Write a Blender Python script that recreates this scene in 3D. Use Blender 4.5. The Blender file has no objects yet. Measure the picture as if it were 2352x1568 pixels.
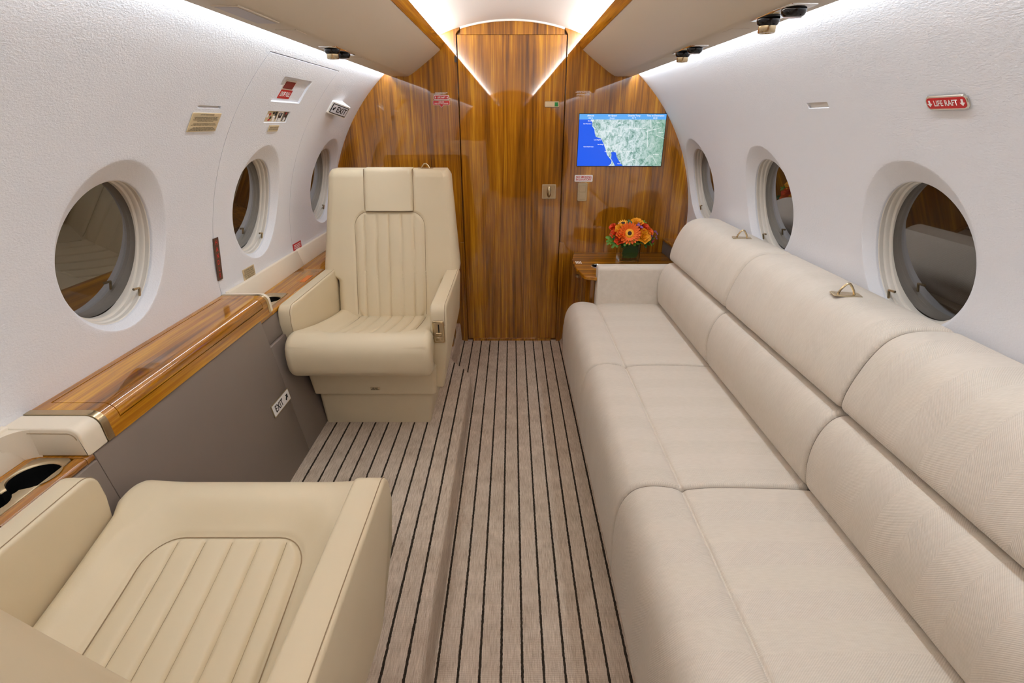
import bpy, bmesh, math, random
from mathutils import Vector, Matrix
random.seed(7)
PI = math.pi
sc = bpy.context.scene
COL = sc.collection

# ------------------------------------------------------------------ camera, world, lights, exposure
F, CX, CY, VPY, H = 1150.0, 1175.0, 784.0, 277.0, 1.12      # focal length in px, vanishing point, eye height
TH = math.atan((CY - VPY) / F)
cam_d = bpy.data.cameras.new('camera'); cam = bpy.data.objects.new('camera', cam_d); COL.objects.link(cam)
cam.location = (0, 0, H); cam.rotation_euler = (PI/2 - TH, 0, 0)
cam_d.sensor_width = 36.0; cam_d.lens = F / 2352 * 36.0; cam_d.shift_x = 1.0 / 2352
cam_d.clip_start = 0.01
sc.camera = cam
w = bpy.data.worlds.new('night'); sc.world = w; w.use_nodes = True
w.node_tree.nodes['Background'].inputs[0].default_value = (0.02, 0.022, 0.03, 1)
w.node_tree.nodes['Background'].inputs[1].default_value = 0.2
sc.view_settings.view_transform = 'Standard'; sc.view_settings.look = 'None'
sc.view_settings.exposure = 0.0; sc.view_settings.gamma = 1.0
sc.view_settings.use_curve_mapping = False
sc.cycles.caustics_reflective = False; sc.cycles.max_bounces = 9; sc.cycles.diffuse_bounces = 6; sc.cycles.glossy_bounces = 4; sc.cycles.transmission_bounces = 8

Y_AFT, Y_FWD = 2.558, -3.1          # bulkhead in view, bulkhead behind the camera
R, ZC = 0.885, 0.639                # cabin lining: circle radius and centre height
YL = Y_AFT - Y_FWD

def area(name, loc, direction, sx, sy, power, color, spread=PI):
    d = bpy.data.lights.new(name, 'AREA'); d.shape = 'RECTANGLE'; d.size = sx; d.size_y = sy
    d.energy = power; d.color = color; d.spread = spread
    o = bpy.data.objects.new(name, d); COL.objects.link(o)
    o.location = loc
    zax = -Vector(direction).normalized(); yax = Vector((0, 1, 0)); xax = yax.cross(zax).normalized(); yax = zax.cross(xax)
    o.rotation_euler = Matrix((xax, yax, zax)).transposed().to_euler()
    return o
P_CEIL, P_WALL = 25.5, 9.6
def strip(name, x, z, direction, width, y_edge, power, color):
    # one continuous LED strip: the run in the picture, and the same run going on behind the camera
    for nm, y0, y1 in ((name, y_edge, Y_AFT-.01), (name+'_offscreen', Y_FWD+.01, y_edge)):
        area(nm, (x, (y0+y1)/2, z), direction, width, y1-y0, power*(y1-y0)/(YL-.02), color)
for s in (-1, 1):
    # cove strips: one washes the ceiling from behind the wood valance, one washes the side wall behind the bin lip
    strip('cove_light', s*0.322, 1.4425, (-s*0.35, 0, 1), 0.012, 1.70, P_CEIL, (1.0, 0.99, 0.98))
    strip('wall_wash_light', s*0.553, 1.317, (s*0.30, 0, -1), 0.010, 1.03, P_WALL, (0.86, 0.93, 1.0))

# ------------------------------------------------------------------ pixel -> place helpers
def ray(px, py):
    xc = (px-CX)/F; yc = (CY-py)/F
    return Vector((xc, math.cos(TH)+math.sin(TH)*yc, -math.sin(TH)+math.cos(TH)*yc))
CAM = Vector((0, 0, H))
def onX(px, py, X): r = ray(px, py); return CAM + r*(X/r.x)
def onY(px, py, Y): r = ray(px, py); return CAM + r*(Y/r.y)
def onZ(px, py, Z): r = ray(px, py); return CAM + r*((Z-H)/r.z)
def onwall(px, py):
    r = ray(px, py); oz = H-ZC
    a = r.x**2+r.z**2; b = 2*oz*r.z; c = oz*oz-R*R
    return CAM + r*((-b+math.sqrt(b*b-4*a*c))/(2*a))
def onpanel(px, py):
    n = Vector((.469, 0, .07)); p0 = Vector((-.68, 0, .105)); r = ray(px, py)
    return CAM + r*(n.dot(p0-CAM)/n.dot(r))
def wp(side, y, phi, dr=0.0):               # point on the lining: side -1/+1, phi in degrees above the horizontal
    a = math.radians(phi); return Vector((side*(R+dr)*math.cos(a), y, ZC+(R+dr)*math.sin(a)))
def phi_of(p): return math.degrees(math.atan2(p.z-ZC, abs(p.x)))

# ------------------------------------------------------------------ materials
MATS = {}
def newmat(name):
    m = bpy.data.materials.new(name); m.use_nodes = True
    nt = m.node_tree; b = nt.nodes['Principled BSDF']; MATS[name] = m
    return m, nt, b
def N(nt, typ, **k):
    n = nt.nodes.new(typ)
    for a, v in k.items():
        if a in n.inputs.keys(): n.inputs[a].default_value = v
        else: setattr(n, a, v)
    return n
def srgb(r, g, b):
    f = lambda c: (c/255/12.92) if c/255 <= 0.04045 else ((c/255+0.055)/1.055)**2.4
    return (f(r), f(g), f(b), 1)
def plain(name, col, rough=0.5, metal=0.0, coat=0.0, spec=0.5, bump=None, sheen=0.0, var=0.0, coat_rough=0.05):
    m, nt, b = newmat(name)
    b.inputs['Base Color'].default_value = col
    b.inputs['Roughness'].default_value = rough; b.inputs['Metallic'].default_value = metal
    b.inputs['Coat Weight'].default_value = coat; b.inputs['Coat Roughness'].default_value = coat_rough
    b.inputs['Specular IOR Level'].default_value = spec
    b.inputs['Sheen Weight'].default_value = sheen
    tc = N(nt, 'ShaderNodeTexCoord')
    if bump:
        scale, strength, dist = bump
        n = N(nt, 'ShaderNodeTexNoise', Scale=scale, Detail=4.0, Roughness=0.6)
        nt.links.new(tc.outputs['Object'], n.inputs['Vector'])
        bp = N(nt, 'ShaderNodeBump', Strength=strength, Distance=dist)
        nt.links.new(n.outputs['Fac'], bp.inputs['Height']); nt.links.new(bp.outputs[0], b.inputs['Normal'])
    if var:
        n2 = N(nt, 'ShaderNodeTexNoise', Scale=9.0, Detail=5.0)
        nt.links.new(tc.outputs['Object'], n2.inputs['Vector'])
        mx = N(nt, 'ShaderNodeMix', data_type='RGBA')
        mx.inputs['A'].default_value = col; mx.inputs['B'].default_value = (col[0]*(1-var), col[1]*(1-var), col[2]*(1-var*1.1), 1)
        nt.links.new(n2.outputs['Fac'], mx.inputs['Factor']); nt.links.new(mx.outputs['Result'], b.inputs['Base Color'])
    return m
def emis(name, col, strength):
    m, nt, b = newmat(name)
    b.inputs['Base Color'].default_value = (0, 0, 0, 1)
    b.inputs['Emission Color'].default_value = col; b.inputs['Emission Strength'].default_value = strength
    b.inputs['Roughness'].default_value = 0.25
    return m
def wood(name, grain, ramp, gloss=True, fine=70.0, offs=(0, 0, 0)):
    m, nt, b = newmat(name)
    tc = N(nt, 'ShaderNodeTexCoord')
    def mapped(k, along):
        mp = N(nt, 'ShaderNodeMapping')
        s = [k, k, k]; s['XYZ'.index(grain)] = k*along
        mp.inputs['Scale'].default_value = s; mp.inputs['Location'].default_value = offs
        nt.links.new(tc.outputs['Object'], mp.inputs['Vector']); return mp
    n1 = N(nt, 'ShaderNodeTexNoise', Scale=1.0, Detail=5.0, Roughness=0.62, Distortion=0.3); nt.links.new(mapped(fine, 0.03).outputs[0], n1.inputs['Vector'])
    n2 = N(nt, 'ShaderNodeTexNoise', Scale=1.0, Detail=3.0, Distortion=0.5); nt.links.new(mapped(fine*0.22, 0.04).outputs[0], n2.inputs['Vector'])
    n3 = N(nt, 'ShaderNodeTexNoise', Scale=1.0, Detail=3.0); nt.links.new(mapped(fine*4.0, 0.02).outputs[0], n3.inputs['Vector'])
    a1 = N(nt, 'ShaderNodeMath', operation='MULTIPLY_ADD'); a1.inputs[1].default_value = 0.55; nt.links.new(n1.outputs['Fac'], a1.inputs[0])
    m2 = N(nt, 'ShaderNodeMath', operation='MULTIPLY'); m2.inputs[1].default_value = 0.40; nt.links.new(n2.outputs['Fac'], m2.inputs[0])
    nt.links.new(m2.outputs[0], a1.inputs[2])
    a2 = N(nt, 'ShaderNodeMath', operation='MULTIPLY_ADD'); a2.inputs[1].default_value = 0.22; nt.links.new(n3.outputs['Fac'], a2.inputs[0]); nt.links.new(a1.outputs[0], a2.inputs[2])
    cr = N(nt, 'ShaderNodeValToRGB')
    e = cr.color_ramp.elements
    e[0].position = 0.40; e[0].color = ramp[0]; e[1].position = 0.75; e[1].color = ramp[-1]
    for i, c in enumerate(ramp[1:-1]):
        x = e.new(0.40 + 0.35*(i+1)/(len(ramp)-1)); x.color = c
    nt.links.new(a2.outputs[0], cr.inputs[0]); nt.links.new(cr.outputs[0], b.inputs['Base Color'])
    b.inputs['Roughness'].default_value = 0.42; b.inputs['Specular IOR Level'].default_value = 0.1
    if gloss:
        b.inputs['Coat Weight'].default_value = 1.0; b.inputs['Coat Roughness'].default_value = 0.025; b.inputs['Coat IOR'].default_value = 1.85
    return m

RAMP = [srgb(68, 34, 0), srgb(126, 75, 3), srgb(170, 109, 9), srgb(213, 154, 28)]
wood('bulkhead_veneer', 'Z', RAMP)
wood('door_veneer', 'Z', RAMP, offs=(3.3, 0, 1.7))
wood('ledge_wood', 'Y', RAMP, fine=55)
wood('valance_wood', 'Y', RAMP, fine=60)
wood('table_wood', 'X', RAMP, fine=55)

def felt():
    m, nt, b = newmat('wall_felt')
    b.inputs['Base Color'].default_value = srgb(229, 230, 235); b.inputs['Roughness'].default_value = 0.75
    b.inputs['Specular IOR Level'].default_value = 0.3
    tc = N(nt, 'ShaderNodeTexCoord')
    n1 = N(nt, 'ShaderNodeTexNoise', Scale=300.0, Detail=4.0, Roughness=0.65, Distortion=0.25)
    mp = N(nt, 'ShaderNodeMapping'); mp.inputs['Scale'].default_value = (1, 0.62, 1)
    nt.links.new(tc.outputs['Object'], mp.inputs['Vector']); nt.links.new(mp.outputs[0], n1.inputs['Vector'])
    bp = N(nt, 'ShaderNodeBump', Strength=0.7, Distance=0.0015)
    nt.links.new(n1.outputs['Fac'], bp.inputs['Height']); nt.links.new(bp.outputs[0], b.inputs['Normal'])
felt()
plain('ceiling_white', srgb(226, 221, 217), 0.55, spec=0.3)
plain('frame_white', srgb(216, 210, 200), 0.35)
plain('plastic_white', srgb(238, 236, 232), 0.3)
plain('bin_cream', srgb(205, 193, 175), 0.5, spec=0.35, bump=(600, 0.05, 0.0004))
plain('leather', srgb(216, 201, 171), 0.45, spec=0.4, bump=(420, 0.10, 0.0007), var=0.05)
plain('leather_seam_and_shade', srgb(150, 128, 98), 0.6)
plain('belt_leather', srgb(226, 214, 194), 0.42, spec=0.4, bump=(420, 0.10, 0.0007))
plain('side_grey', srgb(122, 110, 100), 0.5, spec=0.35, bump=(500, 0.12, 0.0006), var=0.04)
plain('speaker_grey', srgb(110, 104, 100), 0.7, bump=(1200, 0.4, 0.001))
plain('champagne', srgb(204, 184, 148), 0.24, metal=1.0)
plain('champagne_satin', srgb(196, 178, 146), 0.38, metal=0.85)
plain('chrome', srgb(225, 222, 215), 0.1, metal=1.0)
plain('black', srgb(12, 12, 13), 0.35)
plain('black_gloss', srgb(16, 14, 16), 0.12)
plain('sign_red', srgb(190, 22, 26), 0.35)
plain('sign_white', srgb(240, 238, 236), 0.4)
plain('sign_tan', srgb(206, 186, 148), 0.45)
plain('ink_black', srgb(22, 18, 16), 0.6)
plain('ink_red', srgb(200, 30, 30), 0.5)
plain('sign_brown', srgb(74, 46, 34), 0.45)
plain('dark_red', srgb(112, 28, 34), 0.35)
plain('green_flag', srgb(20, 130, 60), 0.4)
plain('orange_tag', srgb(214, 116, 28), 0.4)
plain('vent_grey', srgb(176, 170, 172), 0.45)
plain('piping', srgb(122, 110, 99), 0.8)
plain('pleat_seam', srgb(172, 152, 121), 0.6)
plain('leaf', srgb(96, 150, 44), 0.45, var=0.3)
plain('dark_leaf', srgb(44, 100, 36), 0.4, var=0.3)
plain('stem', srgb(96, 138, 56), 0.5)
plain('petal_orange', srgb(250, 112, 18), 0.55, var=0.25)
plain('petal_deep', srgb(234, 74, 20), 0.55, var=0.25)
plain('petal_yellow', srgb(254, 180, 30), 0.55, var=0.2)
plain('petal_purple', srgb(164, 102, 176), 0.55, var=0.3)
plain('berry', srgb(150, 32, 44), 0.3)
plain('flower_eye', srgb(40, 18, 10), 0.7)
plain('lamp_lens', srgb(214, 206, 214), 0.3)

def carpet():
    m, nt, b = newmat('striped_carpet')
    L = nt.links
    tc = N(nt, 'ShaderNodeTexCoord'); sep = N(nt, 'ShaderNodeSeparateXYZ'); L.new(tc.outputs['Object'], sep.inputs[0])
    nz = N(nt, 'ShaderNodeTexNoise', Scale=110.0, Detail=2.0); L.new(tc.outputs['Object'], nz.inputs['Vector'])
    def mth(op, a, bb=None, c=None):
        n = N(nt, 'ShaderNodeMath', operation=op)
        for i, v in enumerate((a, bb, c)):
            if v is None: continue
            if isinstance(v, (int, float)): n.inputs[i].default_value = v
            else: L.new(v, n.inputs[i])
        return n.outputs[0]
    jx = mth('MULTIPLY_ADD', nz.outputs['Fac'], 0.0034, -0.0017)
    x = mth('ADD', sep.outputs['X'], jx)
    ph = mth('MULTIPLY', mth('ADD', x, 0.0235+4.76), 1/0.0476)
    fr = mth('FRACT', ph)
    d = mth('ABSOLUTE', mth('SUBTRACT', mth('FRACT', mth('ADD', fr, 0.5)), 0.5))   # distance to stripe, in pitches
    stripe = mth('LESS_THAN', d, 0.060)
    mp = N(nt, 'ShaderNodeMapping'); mp.inputs['Scale'].default_value = (420, 28, 420); L.new(tc.outputs['Object'], mp.inputs['Vector'])
    n1 = N(nt, 'ShaderNodeTexNoise', Scale=1.0, Detail=3.0, Roughness=0.7); L.new(mp.outputs[0], n1.inputs['Vector'])
    n2 = N(nt, 'ShaderNodeTexNoise', Scale=14.0, Detail=4.0); L.new(tc.outputs['Object'], n2.inputs['Vector'])
    cr = N(nt, 'ShaderNodeValToRGB'); e = cr.color_ramp.elements
    e[0].position = 0.3; e[0].color = srgb(158, 140, 122); e[1].position = 0.68; e[1].color = srgb(222, 206, 188)
    f = mth('ADD', mth('MULTIPLY', n1.outputs['Fac'], 0.7), mth('MULTIPLY', n2.outputs['Fac'], 0.3)); L.new(f, cr.inputs[0])
    mx = N(nt, 'ShaderNodeMix', data_type='RGBA'); L.new(stripe, mx.inputs['Factor']); L.new(cr.outputs[0], mx.inputs['A'])
    mx.inputs['B'].default_value = srgb(54, 46, 38); L.new(mx.outputs['Result'], b.inputs['Base Color'])
    b.inputs['Roughness'].default_value = 0.95; b.inputs['Specular IOR Level'].default_value = 0.1
    # loops: rows across the cabin with jitter, a shallow dip at each dark stripe
    row = mth('SINE', mth('MULTIPLY', mth('ADD', sep.outputs['Y'], mth('MULTIPLY', nz.outputs['Fac'], 0.004)), 2*PI/0.0042))
    hgt = mth('ADD', mth('MULTIPLY', row, 0.35), mth('MULTIPLY', n1.outputs['Fac'], 1.2))
    hgt = mth('SUBTRACT', hgt, mth('MULTIPLY', stripe, 0.8))
    bp = N(nt, 'ShaderNodeBump', Strength=0.6, Distance=0.0016); L.new(hgt, bp.inputs['Height']); L.new(bp.outputs[0], b.inputs['Normal'])
carpet()

def sofa_fabric():
    m, nt, b = newmat('sofa_fabric')
    L = nt.links
    tc = N(nt, 'ShaderNodeTexCoord'); sep = N(nt, 'ShaderNodeSeparateXYZ'); L.new(tc.outputs['Object'], sep.inputs[0])
    def mth(op, a, bb=None, c=None):
        n = N(nt, 'ShaderNodeMath', operation=op)
        for i, v in enumerate((a, bb, c)):
            if v is None: continue
            if isinstance(v, (int, float)): n.inputs[i].default_value = v
            else: L.new(v, n.inputs[i])
        return n.outputs[0]
    v = mth('ADD', sep.outputs['X'], sep.outputs['Z'])
    band = mth('GREATER_THAN', mth('FRACT', mth('MULTIPLY', mth('ADD', sep.outputs['Y'], 10.0), 1/0.11)), 0.5)
    sgn = mth('MULTIPLY_ADD', band, 2.0, -1.0)
    tw = mth('SINE', mth('MULTIPLY', mth('ADD', mth('MULTIPLY', sep.outputs['Y'], sgn), mth('MULTIPLY', v, 0.8)), 2*PI/0.0034))
    n1 = N(nt, 'ShaderNodeTexNoise', Scale=1.0, Detail=3.0)
    mp = N(nt, 'ShaderNodeMapping'); mp.inputs['Scale'].default_value = (60, 420, 60); L.new(tc.outputs['Object'], mp.inputs['Vector']); L.new(mp.outputs[0], n1.inputs['Vector'])
    f = mth('ADD', mth('ADD', mth('MULTIPLY', tw, 0.10), mth('MULTIPLY', n1.outputs['Fac'], 0.30)), mth('MULTIPLY_ADD', band, 0.028, 0.155))
    cr = N(nt, 'ShaderNodeValToRGB'); e = cr.color_ramp.elements
    e[0].position = 0.05; e[0].color = srgb(198, 188, 174); e[1].position = 0.6; e[1].color = srgb(230, 221, 209)
    L.new(f, cr.inputs[0]); L.new(cr.outputs[0], b.inputs['Base Color'])
    b.inputs['Roughness'].default_value = 0.9; b.inputs['Specular IOR Level'].default_value = 0.15; b.inputs['Sheen Weight'].default_value = 0.15
    bp = N(nt, 'ShaderNodeBump', Strength=0.25, Distance=0.0006); L.new(tw, bp.inputs['Height']); L.new(bp.outputs[0], b.inputs['Normal'])
sofa_fabric()

def glassy(name, tint, dark):
    m, nt, b = newmat(name)
    b.inputs['Base Color'].default_value = tint; b.inputs['Roughness'].default_value = 0.02
    b.inputs['IOR'].default_value = 1.5; b.inputs['Coat Weight'].default_value = 1.0; b.inputs['Coat Roughness'].default_value = 0.02; b.inputs['Coat IOR'].default_value = 1.8
glassy('night_glass', srgb(46, 37, 27), True)
def vase_glass():
    m, nt, b = newmat('vase_glass')
    b.inputs['Transmission Weight'].default_value = 1.0; b.inputs['Roughness'].default_value = 0.0; b.inputs['IOR'].default_value = 1.45
    b.inputs['Base Color'].default_value = (0.93, 0.97, 0.93, 1)
vase_glass()

def screen_land():
    m, nt, b = newmat('screen_land'); L = nt.links
    tc = N(nt, 'ShaderNodeTexCoord'); mp = N(nt, 'ShaderNodeMapping'); mp.inputs['Scale'].default_value = (46, 1, 36); mp.inputs['Rotation'].default_value = (0, 0.5, 0); L.new(tc.outputs['Object'], mp.inputs['Vector'])
    n1 = N(nt, 'ShaderNodeTexNoise', Scale=1.0, Detail=12.0, Roughness=0.80, Distortion=0.9); L.new(mp.outputs[0], n1.inputs['Vector'])
    cr = N(nt, 'ShaderNodeValToRGB'); e = cr.color_ramp.elements
    e[0].position = 0.34; e[0].color = srgb(50, 92, 94); e[1].position = 0.56; e[1].color = srgb(228, 240, 242)
    x = e.new(0.42); x.color = srgb(122, 166, 154); x = e.new(0.49); x.color = srgb(194, 218, 218)
    L.new(n1.outputs['Fac'], cr.inputs[0])
    sep = N(nt, 'ShaderNodeSeparateXYZ'); L.new(tc.outputs['Object'], sep.inputs[0])
    mr = N(nt, 'ShaderNodeMapRange'); mr.inputs[1].default_value = 0.58; mr.inputs[2].default_value = 0.72; mr.inputs[3].default_value = 0.0; mr.inputs[4].default_value = 0.65; L.new(sep.outputs['X'], mr.inputs[0])
    mx = N(nt, 'ShaderNodeMix', data_type='RGBA'); L.new(mr.outputs[0], mx.inputs['Factor']); L.new(cr.outputs[0], mx.inputs['A']); mx.inputs['B'].default_value = srgb(112, 166, 132)
    L.new(mx.outputs['Result'], b.inputs['Emission Color']); b.inputs['Emission Strength'].default_value = 0.95
    b.inputs['Base Color'].default_value = (0, 0, 0, 1); b.inputs['Roughness'].default_value = 0.2
screen_land()
emis('screen_sea', srgb(24, 92, 238), 1.0)
emis('screen_bar', srgb(96, 172, 244), 1.0)
emis('screen_text', srgb(250, 250, 250), 1.1)
plain('exit_face', srgb(222, 220, 226), 0.35)

# ------------------------------------------------------------------ object helpers
def wm(o):
    m = o.matrix_basis.copy()
    return wm(o.parent) @ o.matrix_parent_inverse @ m if o.parent else m
def setpar(o, p, local=False):
    o.parent = p
    o.matrix_parent_inverse = Matrix.Identity(4) if local else wm(p).inverted()
def mesh_obj(name, me, mat, parent=None, local=False, smooth=40):
    if smooth is not None:
        me.polygons.foreach_set('use_smooth', [True]*len(me.polygons))
        me.set_sharp_from_angle(angle=math.radians(smooth))
    me.materials.append(MATS[mat] if isinstance(mat, str) else mat)
    o = bpy.data.objects.new(name, me); COL.objects.link(o)
    if parent: setpar(o, parent, local)
    return o
def from_data(name, vs, fs, mat, parent=None, local=False, smooth=40, merge=0.0):
    me = bpy.data.meshes.new(name); me.from_pydata([tuple(v) for v in vs], [], fs)
    bm = bmesh.new(); bm.from_mesh(me)
    if merge: bmesh.ops.remove_doubles(bm, verts=bm.verts, dist=merge)
    bmesh.ops.recalc_face_normals(bm, faces=bm.faces)
    bm.to_mesh(me); bm.free(); me.update()
    return mesh_obj(name, me, mat, parent, local, smooth)
def empty(name, loc, label, cat, group=None, rz=0.0):
    o = bpy.data.objects.new(name, None); COL.objects.link(o); o.location = loc; o.rotation_euler = (0, 0, rz)
    o.empty_display_size = 0.05
    tag(o, label, cat, group); return o
def tag(o, label, cat, group=None):
    o['label'] = label; o['category'] = cat
    if group: o['group'] = group
    return o
def struct(o): o['kind'] = 'structure'; return o

class G:
    """collects shapes into one mesh"""
    def __init__(s): s.v = []; s.f = []
    def add(s, vs, fs):
        n = len(s.v); s.v += [Vector(v) for v in vs]; s.f += [tuple(i+n for i in f) for f in fs]; return s
    def xf(s, M): s.v = [M @ v for v in s.v]; return s
    def build(s, name, mat, parent=None, local=False, smooth=40, merge=0.0):
        return from_data(name, s.v, s.f, mat, parent, local, smooth, merge)
def bm_data(bm):
    bm.verts.ensure_lookup_table(); bm.verts.index_update()
    r = [v.co.copy() for v in bm.verts], [[v.index for v in f.verts] for f in bm.faces]; bm.free(); return r
def rbox(x0, x1, y0, y1, z0, z1, r=0.0, seg=3):
    bm = bmesh.new(); bmesh.ops.create_cube(bm, size=1.0)
    for v in bm.verts: v.co = Vector(((x0+x1)/2+v.co.x*(x1-x0), (y0+y1)/2+v.co.y*(y1-y0), (z0+z1)/2+v.co.z*(z1-z0)))
    if r > 0: bmesh.ops.bevel(bm, geom=list(bm.edges), offset=r, segments=seg, profile=0.5, affect='EDGES')
    return bm_data(bm)
def fillet(pts, rad, seg=5):
    out = []; n = len(pts)
    for i in range(n):
        p0, p1, p2 = Vector(pts[i-1]), Vector(pts[i]), Vector(pts[(i+1) % n])
        r = rad[i] if isinstance(rad, (list, tuple)) else rad
        a, b = p0-p1, p2-p1; la, lb = a.length, b.length; a.normalize(); b.normalize()
        ang = a.angle(b) if r > 0 else PI
        if r <= 0 or ang > PI-0.03: out.append(tuple(p1)); continue
        d = min(r/math.tan(ang/2), la*0.49, lb*0.49); rr = d*math.tan(ang/2)
        c = p1 + (a+b).normalized()*(rr/math.sin(ang/2))
        s, e = p1+a*d-c, p1+b*d-c
        a0 = math.atan2(s.y, s.x); da = math.atan2(e.y, e.x)-a0
        while da > PI: da -= 2*PI
        while da < -PI: da += 2*PI
        out += [(c.x+rr*math.cos(a0+da*k/seg), c.y+rr*math.sin(a0+da*k/seg)) for k in range(seg+1)]
    return out
def catmull(pts, seg=6, closed=True):
    out = []; n = len(pts); P = [Vector(p) for p in pts]
    for i in range(n if closed else n-1):
        p0, p1, p2, p3 = (P[(i+k-1) % n] if closed else P[min(max(i+k-1, 0), n-1)] for k in range(4))
        for k in range(seg):
            t = k/seg
            out.append(0.5*((2*p1)+(p2-p0)*t+(2*p0-5*p1+4*p2-p3)*t*t+(3*p1-p0-3*p2+p3)*t**3))
    if not closed: out.append(P[-1])
    return [tuple(p) for p in out]
def insets(prof, d):
    if d == 0: return prof
    n = len(prof); A = sum(prof[i][0]*prof[(i+1) % n][1]-prof[(i+1) % n][0]*prof[i][1] for i in range(n))
    sg = 1 if A > 0 else -1; out = []
    for i in range(n):
        p0, p1, p2 = Vector(prof[i-1]), Vector(prof[i]), Vector(prof[(i+1) % n])
        t = (p2-p0)
        if t.length < 1e-9: out.append(tuple(p1)); continue
        t.normalize(); nn = Vector((-t.y, t.x))*sg; out.append(tuple(p1+nn*d))
    return out
def stations(t0, t1, r=0.0, seg=4, mid=1):
    if r <= 0: return [(t0+(t1-t0)*k/mid, 0) for k in range(mid+1)]
    a = [(t0+r*(1-math.cos(k/seg*PI/2)), r*(1-math.sin(k/seg*PI/2))) for k in range(seg+1)]
    b = [(t1-(t-t0), i) for t, i in reversed(a)]
    m = [(a[-1][0]+(b[0][0]-a[-1][0])*k/mid, 0) for k in range(1, mid)]
    return a+m+b
def sweep(prof, axis, st):
    vs, fs = [], []; n = len(prof)
    for t, d in st:
        for a, b in insets(prof, d):
            vs.append(Vector((a, t, b)) if axis == 'Y' else Vector((t, a, b)) if axis == 'X' else Vector((a, b, t)))
    for k in range(len(st)-1):
        for i in range(n):
            j = (i+1) % n; fs.append((k*n+i, k*n+j, (k+1)*n+j, (k+1)*n+i))
    fs.append(tuple(range(n))); fs.append(tuple((len(st)-1)*n+i for i in reversed(range(n))))
    return vs, fs
def tube(path, r, seg=8, closed=False):
    P = [Vector(p) for p in path]; n = len(P); vs, fs = [], []
    up = None
    for i in range(n):
        t = (P[(i+1) % n]-P[i-1]) if closed else (P[min(i+1, n-1)]-P[max(i-1, 0)])
        t.normalize()
        if up is None: up = Vector((0, 0, 1)) if abs(t.z) < 0.9 else Vector((1, 0, 0))
        u = (up-t*up.dot(t)).normalized(); v = t.cross(u); up = u
        rr = r[i] if isinstance(r, (list, tuple)) else r
        vs += [P[i]+u*rr*math.cos(2*PI*k/seg)+v*rr*math.sin(2*PI*k/seg) for k in range(seg)]
    for i in range(n if closed else n-1):
        for k in range(seg):
            a, b = i*seg, ((i+1) % n)*seg; fs.append((a+k, a+(k+1) % seg, b+(k+1) % seg, b+k))
    if not closed: fs += [tuple(reversed(range(seg))), tuple((n-1)*seg+k for k in range(seg))]
    return vs, fs
def lathe(prof, seg=24, cap=True):
    vs, fs = [], []; n = len(prof)
    for k in range(seg):
        a = 2*PI*k/seg; vs += [Vector((r*math.cos(a), r*math.sin(a), z)) for r, z in prof]
    for k in range(seg):
        a, b = k*n, ((k+1) % seg)*n
        for i in range(n-1): fs.append((a+i, b+i, b+i+1, a+i+1))
    if cap: fs += [tuple(k*n for k in reversed(range(seg))), tuple(k*n+n-1 for k in range(seg))]
    return vs, fs
def frame(origin, right, up):
    r = Vector(right).normalized(); u = Vector(up); u = (u-r*u.dot(r)).normalized(); n = r.cross(u)
    M = Matrix((r, u, n)).transposed().to_4x4(); M.translation = origin; return M
def wall_frame(px, py, yaw=0.0):
    p = onwall(px, py); s = -1 if p.x < 0 else 1; a = math.radians(phi_of(p))
    return frame(p, (0, -s, 0), (-s*math.sin(a), 0, math.cos(a)))
def slab(w, h, t, r=0.0, seg=4, bevel=0.0):          # a plate in local XY, centred, rising from z=0 to t
    pr = fillet([(-w/2, -h/2), (w/2, -h/2), (w/2, h/2), (-w/2, h/2)], r, seg) if r else [(-w/2, -h/2), (w/2, -h/2), (w/2, h/2), (-w/2, h/2)]
    st = [(0, 0), (t-bevel, 0), (t, bevel)] if bevel else [(0, 0), (t, 0)]
    return sweep(pr, 'Z', st)
def poly(pts, z0, z1):
    return sweep(pts, 'Z', [(z0, 0), (z1, 0)])
def put(name, data, M, mat, parent=None, smooth=40):
    g = G().add(*data).xf(M); return g.build(name, mat, parent, smooth=smooth)
TXT = {}
def text(name, body, size, M, mat, parent, xs=1.0, bold=0.0, align='CENTER', spacing=1.0):
    key = (body, size, bold, align, spacing)
    cu = bpy.data.curves.new('txt', 'FONT'); cu.body = body; cu.size = size; cu.align_x = align; cu.align_y = 'CENTER'
    cu.offset = bold; cu.space_line = spacing; cu.resolution_u = 3
    ob = bpy.data.objects.new('txt', cu); COL.objects.link(ob)
    dg = bpy.context.evaluated_depsgraph_get(); me = bpy.data.meshes.new_from_object(ob.evaluated_get(dg))
    bpy.data.objects.remove(ob); bpy.data.curves.remove(cu)
    me.transform(M @ Matrix.Diagonal((xs, 1, 1, 1))); me.name = name
    return mesh_obj(name, me, mat, parent, smooth=None)

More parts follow.
